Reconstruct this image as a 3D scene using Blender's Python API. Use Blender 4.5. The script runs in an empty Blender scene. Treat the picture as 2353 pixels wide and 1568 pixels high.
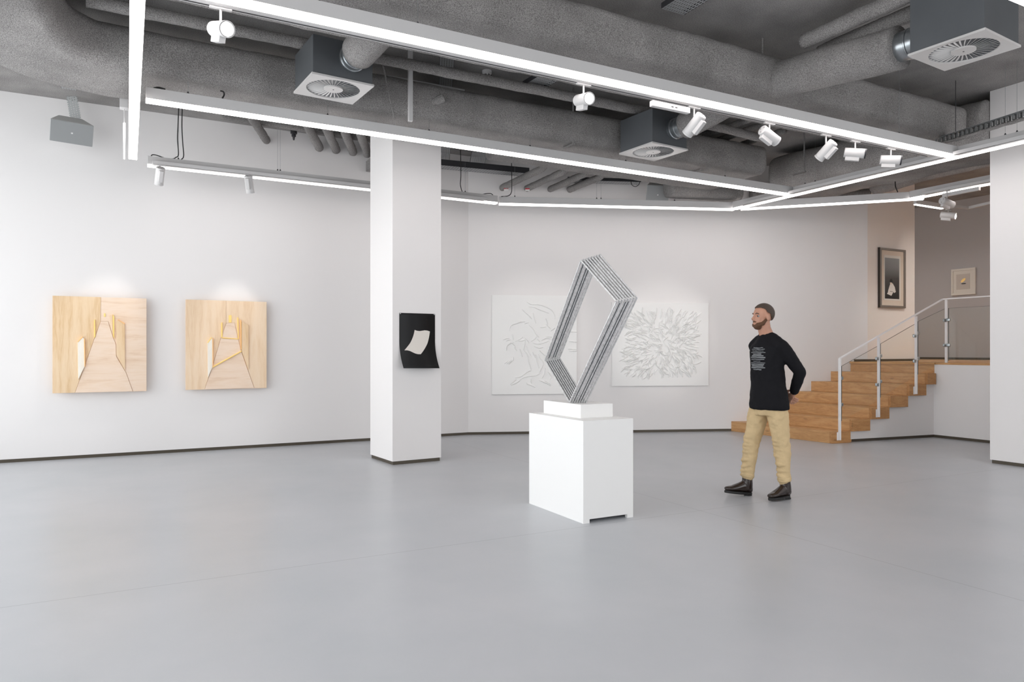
import bpy, bmesh, math, random
import numpy as np
from mathutils import Vector, Matrix, noise, Euler

random.seed(7)
SC = bpy.context.scene
COL = SC.collection

# ------------------------------------------------------------------ camera, world, exposure
CAM_H = 1.37
YAW = math.radians(28.2)
FPX, CX, HY = 1650.0, 1176.5, 806.0
cam_d = bpy.data.cameras.new('camera'); cam = bpy.data.objects.new('camera', cam_d); COL.objects.link(cam)
cam.location = (0, 0, CAM_H); cam.rotation_euler = (math.pi/2, 0, -YAW)
cam_d.sensor_width = 36.0; cam_d.lens = 36.0*FPX/2353.0
cam_d.shift_y = (HY-784.0)/2353.0
cam_d.clip_start = 0.05; cam_d.clip_end = 200
SC.camera = cam
vs = SC.view_settings
vs.view_transform = 'Standard'; vs.look = 'None'; vs.exposure = 0.36; vs.gamma = 1.0; vs.use_curve_mapping = False
SKY = 2.75
LAMP = 6.8
WLAMP = 4.0
wd = bpy.data.worlds.new('overcast'); SC.world = wd; wd.use_nodes = True
bg = wd.node_tree.nodes['Background']; bg.inputs[0].default_value = (0.965, 0.97, 1.0, 1); bg.inputs[1].default_value = SKY
cy = SC.cycles
cy.max_bounces = 8; cy.diffuse_bounces = 5; cy.glossy_bounces = 4; cy.transmission_bounces = 6; cy.transparent_max_bounces = 12
cy.caustics_reflective = False; cy.caustics_refractive = False
cy.sample_clamp_indirect = 6.0
cy.use_light_tree = True

def portal(name, loc, rot, sx, sy):
    d = bpy.data.lights.new(name, 'AREA'); d.shape = 'RECTANGLE'; d.size = sx; d.size_y = sy; d.energy = 1
    d.cycles.is_portal = True
    o = bpy.data.objects.new(name, d); COL.objects.link(o); o.location = loc; o.rotation_euler = rot
WIN_U = -2.6
portal('window_portal', (WIN_U+0.1, 3.7, 2.25), (0, -math.pi/2, 0), 4.3, 13.6)

portal('window_portal', (6.9, -3.35, 2.25), (math.pi/2, 0, 0), 4.6, 4.4)
# ------------------------------------------------------------------ pixel frame -> room coordinates
SA, CA = math.sin(YAW), math.cos(YAW)
def ray(x):
    s = (x-CX)/FPX
    return (SA + s*CA, CA - s*SA)
def W(x, y, z):
    d = (z-CAM_H)*FPX/(HY-y); r = ray(x)
    return Vector((r[0]*d, r[1]*d, z))
def D(x, y, d):
    r = ray(x); return Vector((r[0]*d, r[1]*d, CAM_H+(HY-y)*d/FPX))
def PL(x, y, p0, dr):
    """point seen at pixel x,y on the vertical plane through p0 with horizontal direction dr"""
    r = ray(x); n = (-dr[1], dr[0])
    d = (p0[0]*n[0]+p0[1]*n[1])/(r[0]*n[0]+r[1]*n[1])
    return D(x, y, d)
def U(x, y, u): return PL(x, y, (u, 0), (0, 1))
def V(x, y, v): return PL(x, y, (0, v), (1, 0))
def camdir(xr, yf, z):
    """direction from camera-frame components (right, away, up)"""
    return Vector((xr*CA+yf*SA, -xr*SA+yf*CA, z)).normalized()

# ------------------------------------------------------------------ materials
def newmat(name):
    m = bpy.data.materials.new(name); m.use_nodes = True
    nt = m.node_tree; b = nt.nodes['Principled BSDF']
    return m, nt, b
def link(nt, a, b): nt.links.new(a, b)
def simple(name, col, rough=0.5, metal=0.0, spec=0.5, bump=0.0, bscale=60, var=0.0, vscale=8, coat=0.0):
    m, nt, b = newmat(name)
    b.inputs['Base Color'].default_value = (*col, 1); b.inputs['Roughness'].default_value = rough
    b.inputs['Metallic'].default_value = metal; b.inputs['Specular IOR Level'].default_value = spec
    if coat: b.inputs['Coat Weight'].default_value = coat
    tc = nt.nodes.new('ShaderNodeTexCoord')
    if var:
        n = nt.nodes.new('ShaderNodeTexNoise'); n.inputs['Scale'].default_value = vscale; n.inputs['Detail'].default_value = 4
        link(nt, tc.outputs['Object'], n.inputs['Vector'])
        r = nt.nodes.new('ShaderNodeMapRange'); r.inputs['From Min'].default_value = .3; r.inputs['From Max'].default_value = .7
        r.inputs['To Min'].default_value = 1-var; r.inputs['To Max'].default_value = 1+var*.5
        link(nt, n.outputs['Fac'], r.inputs['Value'])
        mx = nt.nodes.new('ShaderNodeVectorMath'); mx.operation = 'SCALE'; mx.inputs[0].default_value = col
        link(nt, r.outputs['Result'], mx.inputs['Scale']); link(nt, mx.outputs[0], b.inputs['Base Color'])
    if bump:
        n2 = nt.nodes.new('ShaderNodeTexNoise'); n2.inputs['Scale'].default_value = bscale; n2.inputs['Detail'].default_value = 3
        link(nt, tc.outputs['Object'], n2.inputs['Vector'])
        bp = nt.nodes.new('ShaderNodeBump'); bp.inputs['Strength'].default_value = bump; bp.inputs['Distance'].default_value = .01
        link(nt, n2.outputs['Fac'], bp.inputs['Height']); link(nt, bp.outputs['Normal'], b.inputs['Normal'])
    return m
def emis(name, col, strength, base=(0.9, 0.9, 0.9)):
    m, nt, b = newmat(name)
    b.inputs['Base Color'].default_value = (*base, 1); b.inputs['Emission Color'].default_value = (*col, 1)
    b.inputs['Emission Strength'].default_value = strength
    return m
def spray(name, lo, hi):
    m, nt, b = newmat(name)
    tc = nt.nodes.new('ShaderNodeTexCoord')
    n = nt.nodes.new('ShaderNodeTexNoise'); n.inputs['Scale'].default_value = 115; n.inputs['Detail'].default_value = 3; n.inputs['Roughness'].default_value = .65
    n3 = nt.nodes.new('ShaderNodeTexNoise'); n3.inputs['Scale'].default_value = 2.2; n3.inputs['Detail'].default_value = 3
    link(nt, tc.outputs['Object'], n.inputs['Vector']); link(nt, tc.outputs['Object'], n3.inputs['Vector'])
    cr = nt.nodes.new('ShaderNodeValToRGB')
    cr.color_ramp.elements[0].position = .36; cr.color_ramp.elements[0].color = (lo, lo*.965, lo*.945, 1)
    cr.color_ramp.elements[1].position = .62; cr.color_ramp.elements[1].color = (hi, hi*.965, hi*.945, 1)
    link(nt, n.outputs['Fac'], cr.inputs['Fac'])
    r = nt.nodes.new('ShaderNodeMapRange'); r.inputs['From Min'].default_value = .3; r.inputs['From Max'].default_value = .7
    r.inputs['To Min'].default_value = .8; r.inputs['To Max'].default_value = 1.15
    link(nt, n3.outputs['Fac'], r.inputs['Value'])
    mx = nt.nodes.new('ShaderNodeVectorMath'); mx.operation = 'SCALE'
    link(nt, cr.outputs['Color'], mx.inputs[0]); link(nt, r.outputs['Result'], mx.inputs['Scale'])
    link(nt, mx.outputs[0], b.inputs['Base Color'])
    b.inputs['Roughness'].default_value = .95; b.inputs['Specular IOR Level'].default_value = .1
    bp = nt.nodes.new('ShaderNodeBump'); bp.inputs['Strength'].default_value = 1.0; bp.inputs['Distance'].default_value = .012
    link(nt, n.outputs['Fac'], bp.inputs['Height']); link(nt, bp.outputs['Normal'], b.inputs['Normal'])
    return m
def wood(name, c1, c2, c3, axis, scale=1.0, rough=.45, ring=1.0, knots=True):
    """grain stretched along the given axis (0,1,2)"""
    m, nt, b = newmat(name)
    tc = nt.nodes.new('ShaderNodeTexCoord'); mp = nt.nodes.new('ShaderNodeMapping')
    sc = [9.0*scale]*3; sc[axis] = .9*scale
    mp.inputs['Scale'].default_value = sc
    link(nt, tc.outputs['Object'], mp.inputs['Vector'])
    n = nt.nodes.new('ShaderNodeTexNoise'); n.inputs['Scale'].default_value = 1.3; n.inputs['Detail'].default_value = 5; n.inputs['Distortion'].default_value = 1.2*ring
    link(nt, mp.outputs['Vector'], n.inputs['Vector'])
    mul = nt.nodes.new('ShaderNodeMath'); mul.operation = 'MULTIPLY'; mul.inputs[1].default_value = 9.0*ring
    link(nt, n.outputs['Fac'], mul.inputs[0])
    fr = nt.nodes.new('ShaderNodeMath'); fr.operation = 'PINGPONG'; fr.inputs[1].default_value = 1.0
    link(nt, mul.outputs[0], fr.inputs[0])
    n2 = nt.nodes.new('ShaderNodeTexNoise'); n2.inputs['Scale'].default_value = 14; n2.inputs['Detail'].default_value = 4
    link(nt, mp.outputs['Vector'], n2.inputs['Vector'])
    add = nt.nodes.new('ShaderNodeMath'); add.operation = 'MULTIPLY_ADD'; add.inputs[1].default_value = .45
    sub = nt.nodes.new('ShaderNodeMath'); sub.operation = 'MULTIPLY'; sub.inputs[1].default_value = .55
    link(nt, n2.outputs['Fac'], sub.inputs[0]); link(nt, fr.outputs[0], add.inputs[0]); link(nt, sub.outputs[0], add.inputs[2])
    cr = nt.nodes.new('ShaderNodeValToRGB'); e = cr.color_ramp.elements
    e[0].position = .1; e[0].color = (*c1, 1); e[1].position = .85; e[1].color = (*c3, 1)
    x = e.new(.45); x.color = (*c2, 1)
    link(nt, add.outputs[0], cr.inputs['Fac'])
    last = cr.outputs['Color']
    if knots:
        mp2 = nt.nodes.new('ShaderNodeMapping'); s2 = [6.0*scale]*3; s2[axis] = 2.2*scale; mp2.inputs['Scale'].default_value = s2
        link(nt, tc.outputs['Object'], mp2.inputs['Vector'])
        vo = nt.nodes.new('ShaderNodeTexVoronoi'); vo.inputs['Scale'].default_value = 1.0; link(nt, mp2.outputs['Vector'], vo.inputs['Vector'])
        kr = nt.nodes.new('ShaderNodeMapRange'); kr.inputs['From Min'].default_value = .02; kr.inputs['From Max'].default_value = .13
        kr.inputs['To Min'].default_value = .62; kr.inputs['To Max'].default_value = 0
        link(nt, vo.outputs['Distance'], kr.inputs['Value'])
        mx = nt.nodes.new('ShaderNodeMix'); mx.data_type = 'RGBA'
        link(nt, kr.outputs['Result'], mx.inputs['Factor']); link(nt, last, mx.inputs['A']); mx.inputs['B'].default_value = (*[c*.35 for c in c1], 1)
        last = mx.outputs['Result']
    link(nt, last, b.inputs['Base Color'])
    b.inputs['Roughness'].default_value = rough; b.inputs['Specular IOR Level'].default_value = .35
    return m
def perforated(name, col, px, py, hx, hy, ax=(0, 1), rough=.4, rot=0.0):
    """sheet metal with slots cut through it"""
    m, nt, b = newmat(name)
    b.inputs['Base Color'].default_value = (*col, 1); b.inputs['Roughness'].default_value = rough; b.inputs['Metallic'].default_value = .35
    tc = nt.nodes.new('ShaderNodeTexCoord'); mp = nt.nodes.new('ShaderNodeMapping'); mp.inputs['Rotation'].default_value = (0, 0, rot)
    link(nt, tc.outputs['Object'], mp.inputs['Vector'])
    sp = nt.nodes.new('ShaderNodeSeparateXYZ'); link(nt, mp.outputs['Vector'], sp.inputs[0])
    masks = []
    for a, p, h in ((ax[0], px, hx), (ax[1], py, hy)):
        f = nt.nodes.new('ShaderNodeMath'); f.operation = 'PINGPONG'; f.inputs[1].default_value = p/2; link(nt, sp.outputs[a], f.inputs[0])
        g = nt.nodes.new('ShaderNodeMath'); g.operation = 'LESS_THAN'; g.inputs[1].default_value = h/2; link(nt, f.outputs[0], g.inputs[0])
        masks.append(g)
    mu = nt.nodes.new('ShaderNodeMath'); mu.operation = 'MULTIPLY'; link(nt, masks[0].outputs[0], mu.inputs[0]); link(nt, masks[1].outputs[0], mu.inputs[1])
    tr = nt.nodes.new('ShaderNodeBsdfTransparent'); ms = nt.nodes.new('ShaderNodeMixShader')
    link(nt, mu.outputs[0], ms.inputs[0]); link(nt, b.outputs[0], ms.inputs[1]); link(nt, tr.outputs[0], ms.inputs[2])
    link(nt, ms.outputs[0], nt.nodes['Material Output'].inputs['Surface'])
    return m
def glass(name, tint=(.975, .985, .98), refl=.12):
    m, nt, b = newmat(name); nt.nodes.remove(b)
    tr = nt.nodes.new('ShaderNodeBsdfTransparent'); tr.inputs[0].default_value = (*tint, 1)
    gl = nt.nodes.new('ShaderNodeBsdfGlossy'); gl.inputs['Roughness'].default_value = .03; gl.inputs[0].default_value = (.9, .95, .93, 1)
    fr = nt.nodes.new('ShaderNodeFresnel'); fr.inputs[0].default_value = 1.45
    ms = nt.nodes.new('ShaderNodeMixShader'); ge = nt.nodes.new('ShaderNodeNewGeometry'); iv = nt.nodes.new('ShaderNodeMath'); iv.operation = 'SUBTRACT'; iv.inputs[0].default_value = 1; link(nt, ge.outputs['Backfacing'], iv.inputs[1])
    mf = nt.nodes.new('ShaderNodeMath'); mf.operation = 'MULTIPLY'; link(nt, fr.outputs[0], mf.inputs[0]); link(nt, iv.outputs[0], mf.inputs[1])
    link(nt, mf.outputs[0], ms.inputs[0]); link(nt, tr.outputs[0], ms.inputs[1]); link(nt, gl.outputs[0], ms.inputs[2])
    link(nt, ms.outputs[0], nt.nodes['Material Output'].inputs['Surface'])
    return m

M = {}
M['wall'] = simple('white_wall_paint', (.81, .795, .79), .75, spec=.2, bump=.02, bscale=120)
M['wallgrey'] = simple('dimmed_wall_paint', (.46, .445, .445), .75, spec=.2)  # grey puts the weaker light of the landing into the wall colour
M['wallbeige'] = simple('warm_white_wall_paint', (.86, .80, .75), .75, spec=.2)
M['spray'] = spray('sprayed_acoustic_coating', .21, .44)
M['sprayd'] = spray('sprayed_ceiling_coating', .26, .44)
M['base'] = simple('bronze_skirting', (.085, .07, .05), .4, metal=.2)
M['white'] = simple('white_powder_coat', (.60, .595, .595), .45, spec=.35)
M['rail'] = simple('white_railing_paint', (.82, .81, .81), .4, spec=.4)
M['whitematt'] = simple('white_matt_paint', (.86, .86, .85), .6, spec=.3, bump=.02)
M['diff'] = emis('lit_opal_diffuser', (1.0, .925, .90), LAMP)
M['diffw'] = emis('lit_opal_wall_diffuser', (1.0, .925, .90), WLAMP)
M['diffl'] = emis('added_landing_fill_diffuser', (1.0, .95, .91), 30.0)  # only for the two added landing lights
M['lens'] = emis('lit_spot_lens', (1.0, .98, .97), 6.0)
M['chrome'] = simple('polished_reflector', (.75, .75, .76), .15, metal=1.0)
M['steel'] = simple('galvanised_steel', (.42, .45, .47), .28, metal=.9, var=.15, vscale=30)
M['plenum'] = simple('grey_sheet_steel', (.12, .13, .14), .45, metal=.25, var=.08, vscale=3)
M['black'] = simple('black_rubber', (.012, .012, .013), .5)
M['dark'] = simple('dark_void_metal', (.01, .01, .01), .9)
M['grate'] = simple('light_grey_enamel', (.62, .61, .60), .4, spec=.5)
M['darkmetal'] = simple('dark_grey_metal', (.05, .05, .055), .5, metal=.4)
M['spk'] = simple('light_grey_speaker_shell', (.55, .56, .55), .5)
M['grille'] = simple('grey_speaker_grille', (.34, .355, .36), .6, bump=.2, bscale=400)
M['tray'] = perforated('perforated_galvanised_tray', (.42, .43, .44), .044, .026, .030, .013)
M['trayr'] = perforated('perforated_galvanised_tray_turned', (.45, .47, .48), .03, .026, .012, .012, rot=0.39)
M['traydark'] = perforated('perforated_dark_strut', (.18, .19, .19), .2, .075, .2, .042, ax=(0, 1))
M['oak'] = wood('oak_treads', (.44, .225, .09), (.60, .34, .15), (.68, .42, .21), 1, 1.0, .42, .45)
M['oakend'] = wood('oak_end_grain', (.38, .18, .068), (.52, .275, .112), (.60, .35, .155), 0, 1.2, .42, .45)
M['plyv'] = wood('plywood_grain_upright', (.74, .53, .34), (.82, .63, .44), (.86, .69, .52), 2, .8, .5, .55, knots=False)
M['plyh'] = wood('plywood_grain_level', (.72, .52, .37), (.82, .64, .49), (.86, .70, .57), 0, .8, .5, .7, knots=False)
M['plydark'] = wood('plywood_toned', (.66, .44, .23), (.78, .58, .37), (.83, .65, .45), 2, .8, .5, .55, knots=False)
M['plypale'] = wood('plywood_bleached', (.78, .70, .58), (.86, .80, .70), (.90, .86, .78), 2, .9, .5, .5, knots=False)
M['edge'] = simple('orange_painted_edge', (.95, .55, .22), .5)
M['yedge'] = simple('yellow_painted_edge', (.98, .70, .22), .5)
M['poster'] = simple('black_print_paper', (.008, .008, .009), .55, spec=.25)
M['paper'] = simple('cream_paper', (.74, .70, .65), .6)
M['glass'] = glass('clear_glass')
M['gedge'] = simple('dark_glass_edge', (.05, .06, .055), .3)
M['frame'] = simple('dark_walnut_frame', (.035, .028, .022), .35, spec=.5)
M['framegold'] = simple('grey_bronze_frame_moulding', (.22, .19, .16), .4, metal=.3)
M['mat'] = simple('cream_picture_mat', (.70, .60, .50), .7)
M['mat2'] = simple('pale_picture_mat', (.72, .69, .63), .7)
M['matinner'] = simple('grey_beige_print_ground', (.56, .51, .46), .7)
M['gold'] = simple('gold_foil', (.9, .62, .22), .3, metal=.5)
M['bronze'] = simple('weathered_zinc_rod', (.66, .665, .67), .36, metal=.38, var=.25, vscale=45)
M['skin'] = simple('skin', (.47, .245, .165), .5, var=.1, vscale=12)
M['hair'] = simple('short_brown_hair', (.055, .035, .025), .6, bump=.5, bscale=150)
M['beard'] = simple('brown_beard', (.10, .045, .02), .7, bump=.5, bscale=150)
M['tee'] = simple('black_cotton', (.008, .008, .010), .8, spec=.15, bump=.15, bscale=30)
M['chino'] = simple('khaki_chino_cloth', (.62, .47, .27), .8, spec=.15, var=.12, vscale=9, bump=.2, bscale=40)
M['shoe'] = simple('dark_brown_leather', (.022, .013, .010), .22, spec=.6)
M['sole'] = simple('black_sole', (.01, .01, .01), .6)
M['eye'] = simple('eye_white', (.30, .28, .27), .3)
M['red'] = simple('red_label', (.6, .04, .06), .5)

def floor_mat():
    m, nt, b = newmat('grey_polished_resin')
    tc = nt.nodes.new('ShaderNodeTexCoord')
    n = nt.nodes.new('ShaderNodeTexNoise'); n.inputs['Scale'].default_value = .9; n.inputs['Detail'].default_value = 6; n.inputs['Roughness'].default_value = .6
    link(nt, tc.outputs['Object'], n.inputs['Vector'])
    cr = nt.nodes.new('ShaderNodeValToRGB'); e = cr.color_ramp.elements
    e[0].position = .15; e[0].color = (.41, .437, .462, 1); e[1].position = .85; e[1].color = (.51, .517, .542, 1)
    link(nt, n.outputs['Fac'], cr.inputs['Fac'])
    # thin casting joints: two straight lines across the slab
    sp = nt.nodes.new('ShaderNodeSeparateXYZ'); link(nt, tc.outputs['Object'], sp.inputs[0])
    last = cr.outputs['Color']
    for ax, pos in ((1, 4.655), (0, 4.32), (1, -1.2), (0, -1.6)):
        s = nt.nodes.new('ShaderNodeMath'); s.operation = 'SUBTRACT'; s.inputs[1].default_value = pos; link(nt, sp.outputs[ax], s.inputs[0])
        a = nt.nodes.new('ShaderNodeMath'); a.operation = 'ABSOLUTE'; link(nt, s.outputs[0], a.inputs[0])
        l = nt.nodes.new('ShaderNodeMath'); l.operation = 'LESS_THAN'; l.inputs[1].default_value = .0035; link(nt, a.outputs[0], l.inputs[0])
        k = nt.nodes.new('ShaderNodeMath'); k.operation = 'MULTIPLY'; k.inputs[1].default_value = .55; link(nt, l.outputs[0], k.inputs[0])
        mx = nt.nodes.new('ShaderNodeMix'); mx.data_type = 'RGBA'; link(nt, k.outputs[0], mx.inputs['Factor']); link(nt, last, mx.inputs['A'])
        mx.inputs['B'].default_value = (.2, .21, .23, 1); last = mx.outputs['Result']
    link(nt, last, b.inputs['Base Color'])
    n2 = nt.nodes.new('ShaderNodeTexNoise'); n2.inputs['Scale'].default_value = 2.5; n2.inputs['Detail'].default_value = 5
    link(nt, tc.outputs['Object'], n2.inputs['Vector'])
    r = nt.nodes.new('ShaderNodeMapRange'); r.inputs['To Min'].default_value = .278; r.inputs['To Max'].default_value = .33
    link(nt, n2.outputs['Fac'], r.inputs['Value']); link(nt, r.outputs['Result'], b.inputs['Roughness'])
    b.inputs['Specular IOR Level'].default_value = .5
    return m
M['floor'] = floor_mat()

# ------------------------------------------------------------------ mesh building
class MB:
    def __init__(s): s.v = []; s.f = []; s.sm = False
    def add(s, vs_, fs):
        o = len(s.v); s.v += [tuple(p) for p in vs_]; s.f += [tuple(i+o for i in f) for f in fs]; return s
    def box(s, lo, hi):
        x0, y0, z0 = lo; x1, y1, z1 = hi
        return s.add([(x0,y0,z0),(x1,y0,z0),(x1,y1,z0),(x0,y1,z0),(x0,y0,z1),(x1,y0,z1),(x1,y1,z1),(x0,y1,z1)],
                     [(0,3,2,1),(4,5,6,7),(0,1,5,4),(1,2,6,5),(2,3,7,6),(3,0,4,7)])
    def obox(s, c, ax, ay, az, hx, hy, hz):
        c = Vector(c); ax = Vector(ax)*hx; ay = Vector(ay)*hy; az = Vector(az)*hz
        v = [c-ax-ay-az, c+ax-ay-az, c+ax+ay-az, c-ax+ay-az, c-ax-ay+az, c+ax-ay+az, c+ax+ay+az, c-ax+ay+az]
        return s.add(v, [(0,3,2,1),(4,5,6,7),(0,1,5,4),(1,2,6,5),(2,3,7,6),(3,0,4,7)])
    def prism(s, poly, z0, z1):
        n = len(poly)
        v = [(p[0], p[1], z0) for p in poly]+[(p[0], p[1], z1) for p in poly]
        return s.add(v, [tuple(range(n))[::-1], tuple(range(n, 2*n))]+[(i, (i+1) % n, n+(i+1) % n, n+i) for i in range(n)])
    def slab(s, poly3, off):
        """polygon of 3-D points thickened along off"""
        n = len(poly3); off = Vector(off)
        v = [Vector(p) for p in poly3]; v = v+[p+off for p in v]
        return s.add(v, [tuple(range(n))[::-1], tuple(range(n, 2*n))]+[(i, (i+1) % n, n+(i+1) % n, n+i) for i in range(n)])
    def bar(s, a, b, w, h, up=(0, 0, 1)):
        a = Vector(a); b = Vector(b); d = (b-a); L = d.length; d.normalize()
        up = Vector(up); side = d.cross(up)
        if side.length < 1e-4: side = d.cross(Vector((1, 0, 0)))
        side.normalize(); u2 = side.cross(d).normalized()
        return s.obox((a+b)/2, d, side, u2, L/2, w/2, h/2)
    def rings(s, rings, cap=True, closed=False):
        n = len(rings[0]); o = len(s.v)
        for r in rings: s.v += [tuple(p) for p in r]
        m = len(rings)
        for j in range(m-1 if not closed else m):
            for i in range(n):
                a = o+j*n+i; b = o+j*n+(i+1) % n; j2 = (j+1) % m
                c = o+j2*n+(i+1) % n; d = o+j2*n+i
                s.f.append((a, b, c, d))
        if cap and not closed:
            s.f.append(tuple(o+i for i in range(n))[::-1]); s.f.append(tuple(o+(m-1)*n+i for i in range(n)))
        return s
    def tube(s, pts, r, n=12, cap=True):
        pts = [Vector(p) for p in pts]; rr = r if isinstance(r, (list, tuple)) else [r]*len(pts)
        rings = []; prev = None
        for i, p in enumerate(pts):
            t = (pts[min(i+1, len(pts)-1)]-pts[max(i-1, 0)]).normalized()
            if prev is None:
                a = t.cross(Vector((0, 0, 1)))
                if a.length < 1e-3: a = t.cross(Vector((1, 0, 0)))
            else: a = prev-t*prev.dot(t)
            a.normalize(); prev = a; b = t.cross(a)
            rings.append([p+(a*math.cos(2*math.pi*k/n)+b*math.sin(2*math.pi*k/n))*rr[i] for k in range(n)])
        return s.rings(rings, cap)
    def build(s, name, mat, parent=None, smooth=False, bevel=0.0, label=None, seg=2):
        me = bpy.data.meshes.new(name)
        off = world_loc(parent) if parent else Vector((0, 0, 0))
        me.from_pydata([(p[0]-off.x, p[1]-off.y, p[2]-off.z) for p in s.v], [], s.f)
        bm = bmesh.new(); bm.from_mesh(me); bmesh.ops.recalc_face_normals(bm, faces=bm.faces); bm.to_mesh(me); bm.free()
        mats = mat if isinstance(mat, list) else [mat]
        for m in mats: me.materials.append(M[m] if isinstance(m, str) else m)
        if smooth: me.polygons.foreach_set('use_smooth', [True]*len(me.polygons))
        o = bpy.data.objects.new(name, me); COL.objects.link(o)
        if parent: o.parent = parent
        if label: o['label'] = label
        if bevel:
            md = o.modifiers.new('bevel', 'BEVEL'); md.width = bevel; md.segments = seg; md.limit_method = 'ANGLE'; md.angle_limit = .6
        return o
def world_loc(o):
    v = Vector((0, 0, 0))
    while o: v += o.location; o = o.parent
    return v
def tag(o, label, cat=None, group=None, kind=None):
    o['label'] = label
    if cat: o['category'] = cat
    if group: o['group'] = group
    if kind: o['kind'] = kind
    return o
def thing(name, loc, label, cat, group=None):
    o = bpy.data.objects.new(name, None); o.empty_display_size = .1; COL.objects.link(o); o.location = loc
    return tag(o, label, cat, group)
def struct(name, mb, mat, label, bevel=0.0):
    o = mb.build(name, mat, None, bevel=bevel); return tag(o, label, kind='structure')
def autosmooth(o, deg=40):
    me = o.data; me.polygons.foreach_set('use_smooth', [True]*len(me.polygons))
    bm = bmesh.new(); bm.from_mesh(me)
    for e in bm.edges:
        if len(e.link_faces) == 2 and e.calc_face_angle(0) > math.radians(deg): e.smooth = False
    bm.to_mesh(me); bm.free()
    return o
def bez(p0, p1, p2, p3, n=12):
    out = []
    for i in range(n+1):
        t = i/n; out.append(Vector(p0)*(1-t)**3+Vector(p1)*3*t*(1-t)**2+Vector(p2)*3*t*t*(1-t)+Vector(p3)*t**3)
    return out
def catmull(pts, n=8):
    pts = [Vector(p) for p in pts]; q = [pts[0]]+pts+[pts[-1]]; out = []
    for i in range(1, len(q)-2):
        a, b, c, d = q[i-1:i+3]
        for k in range(n):
            t = k/n
            out.append(.5*((2*b)+(c-a)*t+(2*a-5*b+4*c-d)*t*t+(3*b-a-3*c+d)*t**3))
    out.append(pts[-1]); return out

# ================================================================== the room
CEIL = 4.53
ANG2 = math.atan2(-1.62, 4.16); D2W = (math.cos(ANG2), math.sin(ANG2))      # direction of the back wall
P_A = Vector((-2.75, 10.63, 0)); P_B = Vector((4.89, 10.62, 0)); P_C = Vector((11.36, 8.09, 0))
P_D = Vector((12.69, 8.09, 0))
LZ = 1.18                                                                    # landing height
RZ = LZ/7
SK = .042
def wallbox(a, b, z0, z1, t, side=1):
    """vertical wall panel from a to b, thickness t away from the room"""
    a = Vector((a[0], a[1])); b = Vector((b[0], b[1])); d = (b-a).normalized(); n = Vector((-d.y, d.x))*t*side
    mb = MB(); mb.prism([a, b, b+n, a+n], z0, z1); return mb

struct('floor', MB().box((-3.0, -3.6, -.12), (11.3, 11.0, 0)), 'floor', 'glossy grey resin floor of the gallery')
struct('ceiling', MB().box((-3.0, -3.6, CEIL), (16, 11.6, CEIL+.15)), 'sprayd', 'dark grey sprayed ceiling slab above the ducts')
struct('wall_left', wallbox(P_A, P_B, SK, CEIL, .2), 'wall', 'long white wall behind the two plywood panels')
struct('wall_back', wallbox(P_B, P_C, SK, CEIL, .2), 'wall', 'white back wall behind the two white relief panels')
struct('baseboard_left', wallbox((P_A.x, P_A.y+.012), (P_B.x, P_B.y+.012), 0, SK, .15), 'base', 'dark recessed skirting under the long left wall')
struct('baseboard_back', wallbox((P_B.x, P_B.y+.012), (P_C.x-2.2, P_C.y+.87), 0, SK, .15), 'base', 'dark recessed skirting under the back wall')
struct('wall_alcove', wallbox((P_C.x, P_C.y), (P_D.x, P_D.y), LZ, CEIL, .2), 'wallbeige', 'warm white wall beside the landing with the dark framed picture')
struct('baseboard_alcove', wallbox((P_C.x-.35, P_C.y+.01), (P_D.x, P_D.y-.012), LZ+.001, LZ+.04, .02, -1), 'base', 'dark skirting on the landing below the dark framed picture')
struct('wall_landing', MB().box((15.4, 2.8, LZ), (15.6, 11.2, CEIL)), 'wallgrey', 'grey wall at the far side of the landing')
struct('baseboard_landing', MB().box((15.385, 2.8, LZ), (15.4, 11.2, LZ+.045)), 'base', 'dark skirting along the grey landing wall')
struct('wall_landing_end', MB().box((12.4, 11.2, LZ), (15.6, 11.35, CEIL)), 'wallgrey', 'grey end wall beyond the landing')
struct('wall_passage', MB().box((12.49, 8.27, LZ), (12.685, 11.2, CEIL)), 'wallgrey', 'side wall of the passage beyond the dark framed picture')
struct('floor_landing', MB().prism([(11.23, 6.84), (11.23, 2.8), (15.6, 2.8), (15.6, 11.2), (12.69, 11.2), (12.69, 8.09), (11.37, 8.09), (11.06, 8.21)], LZ-.03, LZ), 'oak', 'oak floor of the raised landing')
struct('wall_landing_front', MB().prism([(11.235, 6.86), (11.235, 2.8), (11.4, 2.8), (11.4, 6.86)], SK, LZ-.03), 'wall', 'low white wall carrying the landing')
struct('baseboard_landing_front', MB().box((11.245, 2.8, 0), (11.4, 6.90, SK)), 'base', 'dark skirting under the low landing wall')
struct('wall_right', MB().box((9.27, -3.6, SK), (9.6, 4.96, CEIL)), 'wall', 'white wall end at the right edge of the picture')
struct('baseboard_right', MB().box((9.285, -3.6, 0), (9.585, 4.945, SK)), 'base', 'dark skirting of the white wall end at the right')
struct('wall_side', MB().box((9.6, 2.6, 0), (15.6, 2.8, CEIL)), 'wall', 'white wall closing the landing bay')

# window front on the left (outside the picture): frames and panes
wm = MB(); ys = [-3.4+i*1.754 for i in range(9)]
for y in ys: wm.box((WIN_U-.06, y-.035, .0), (WIN_U+.04, y+.035, CEIL))
for z in (.04, 3.1, CEIL-.05): wm.box((WIN_U-.05, -3.4, z-.04), (WIN_U+.03, 10.63, z+.04))
wf = struct('window_1', wm, 'darkmetal', 'tall window front on the left side of the room')
wp = MB().box((WIN_U-.012, -3.4, .05), (WIN_U-.004, 10.63, CEIL-.05)).build('window_pane', 'glass', wf)

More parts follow.
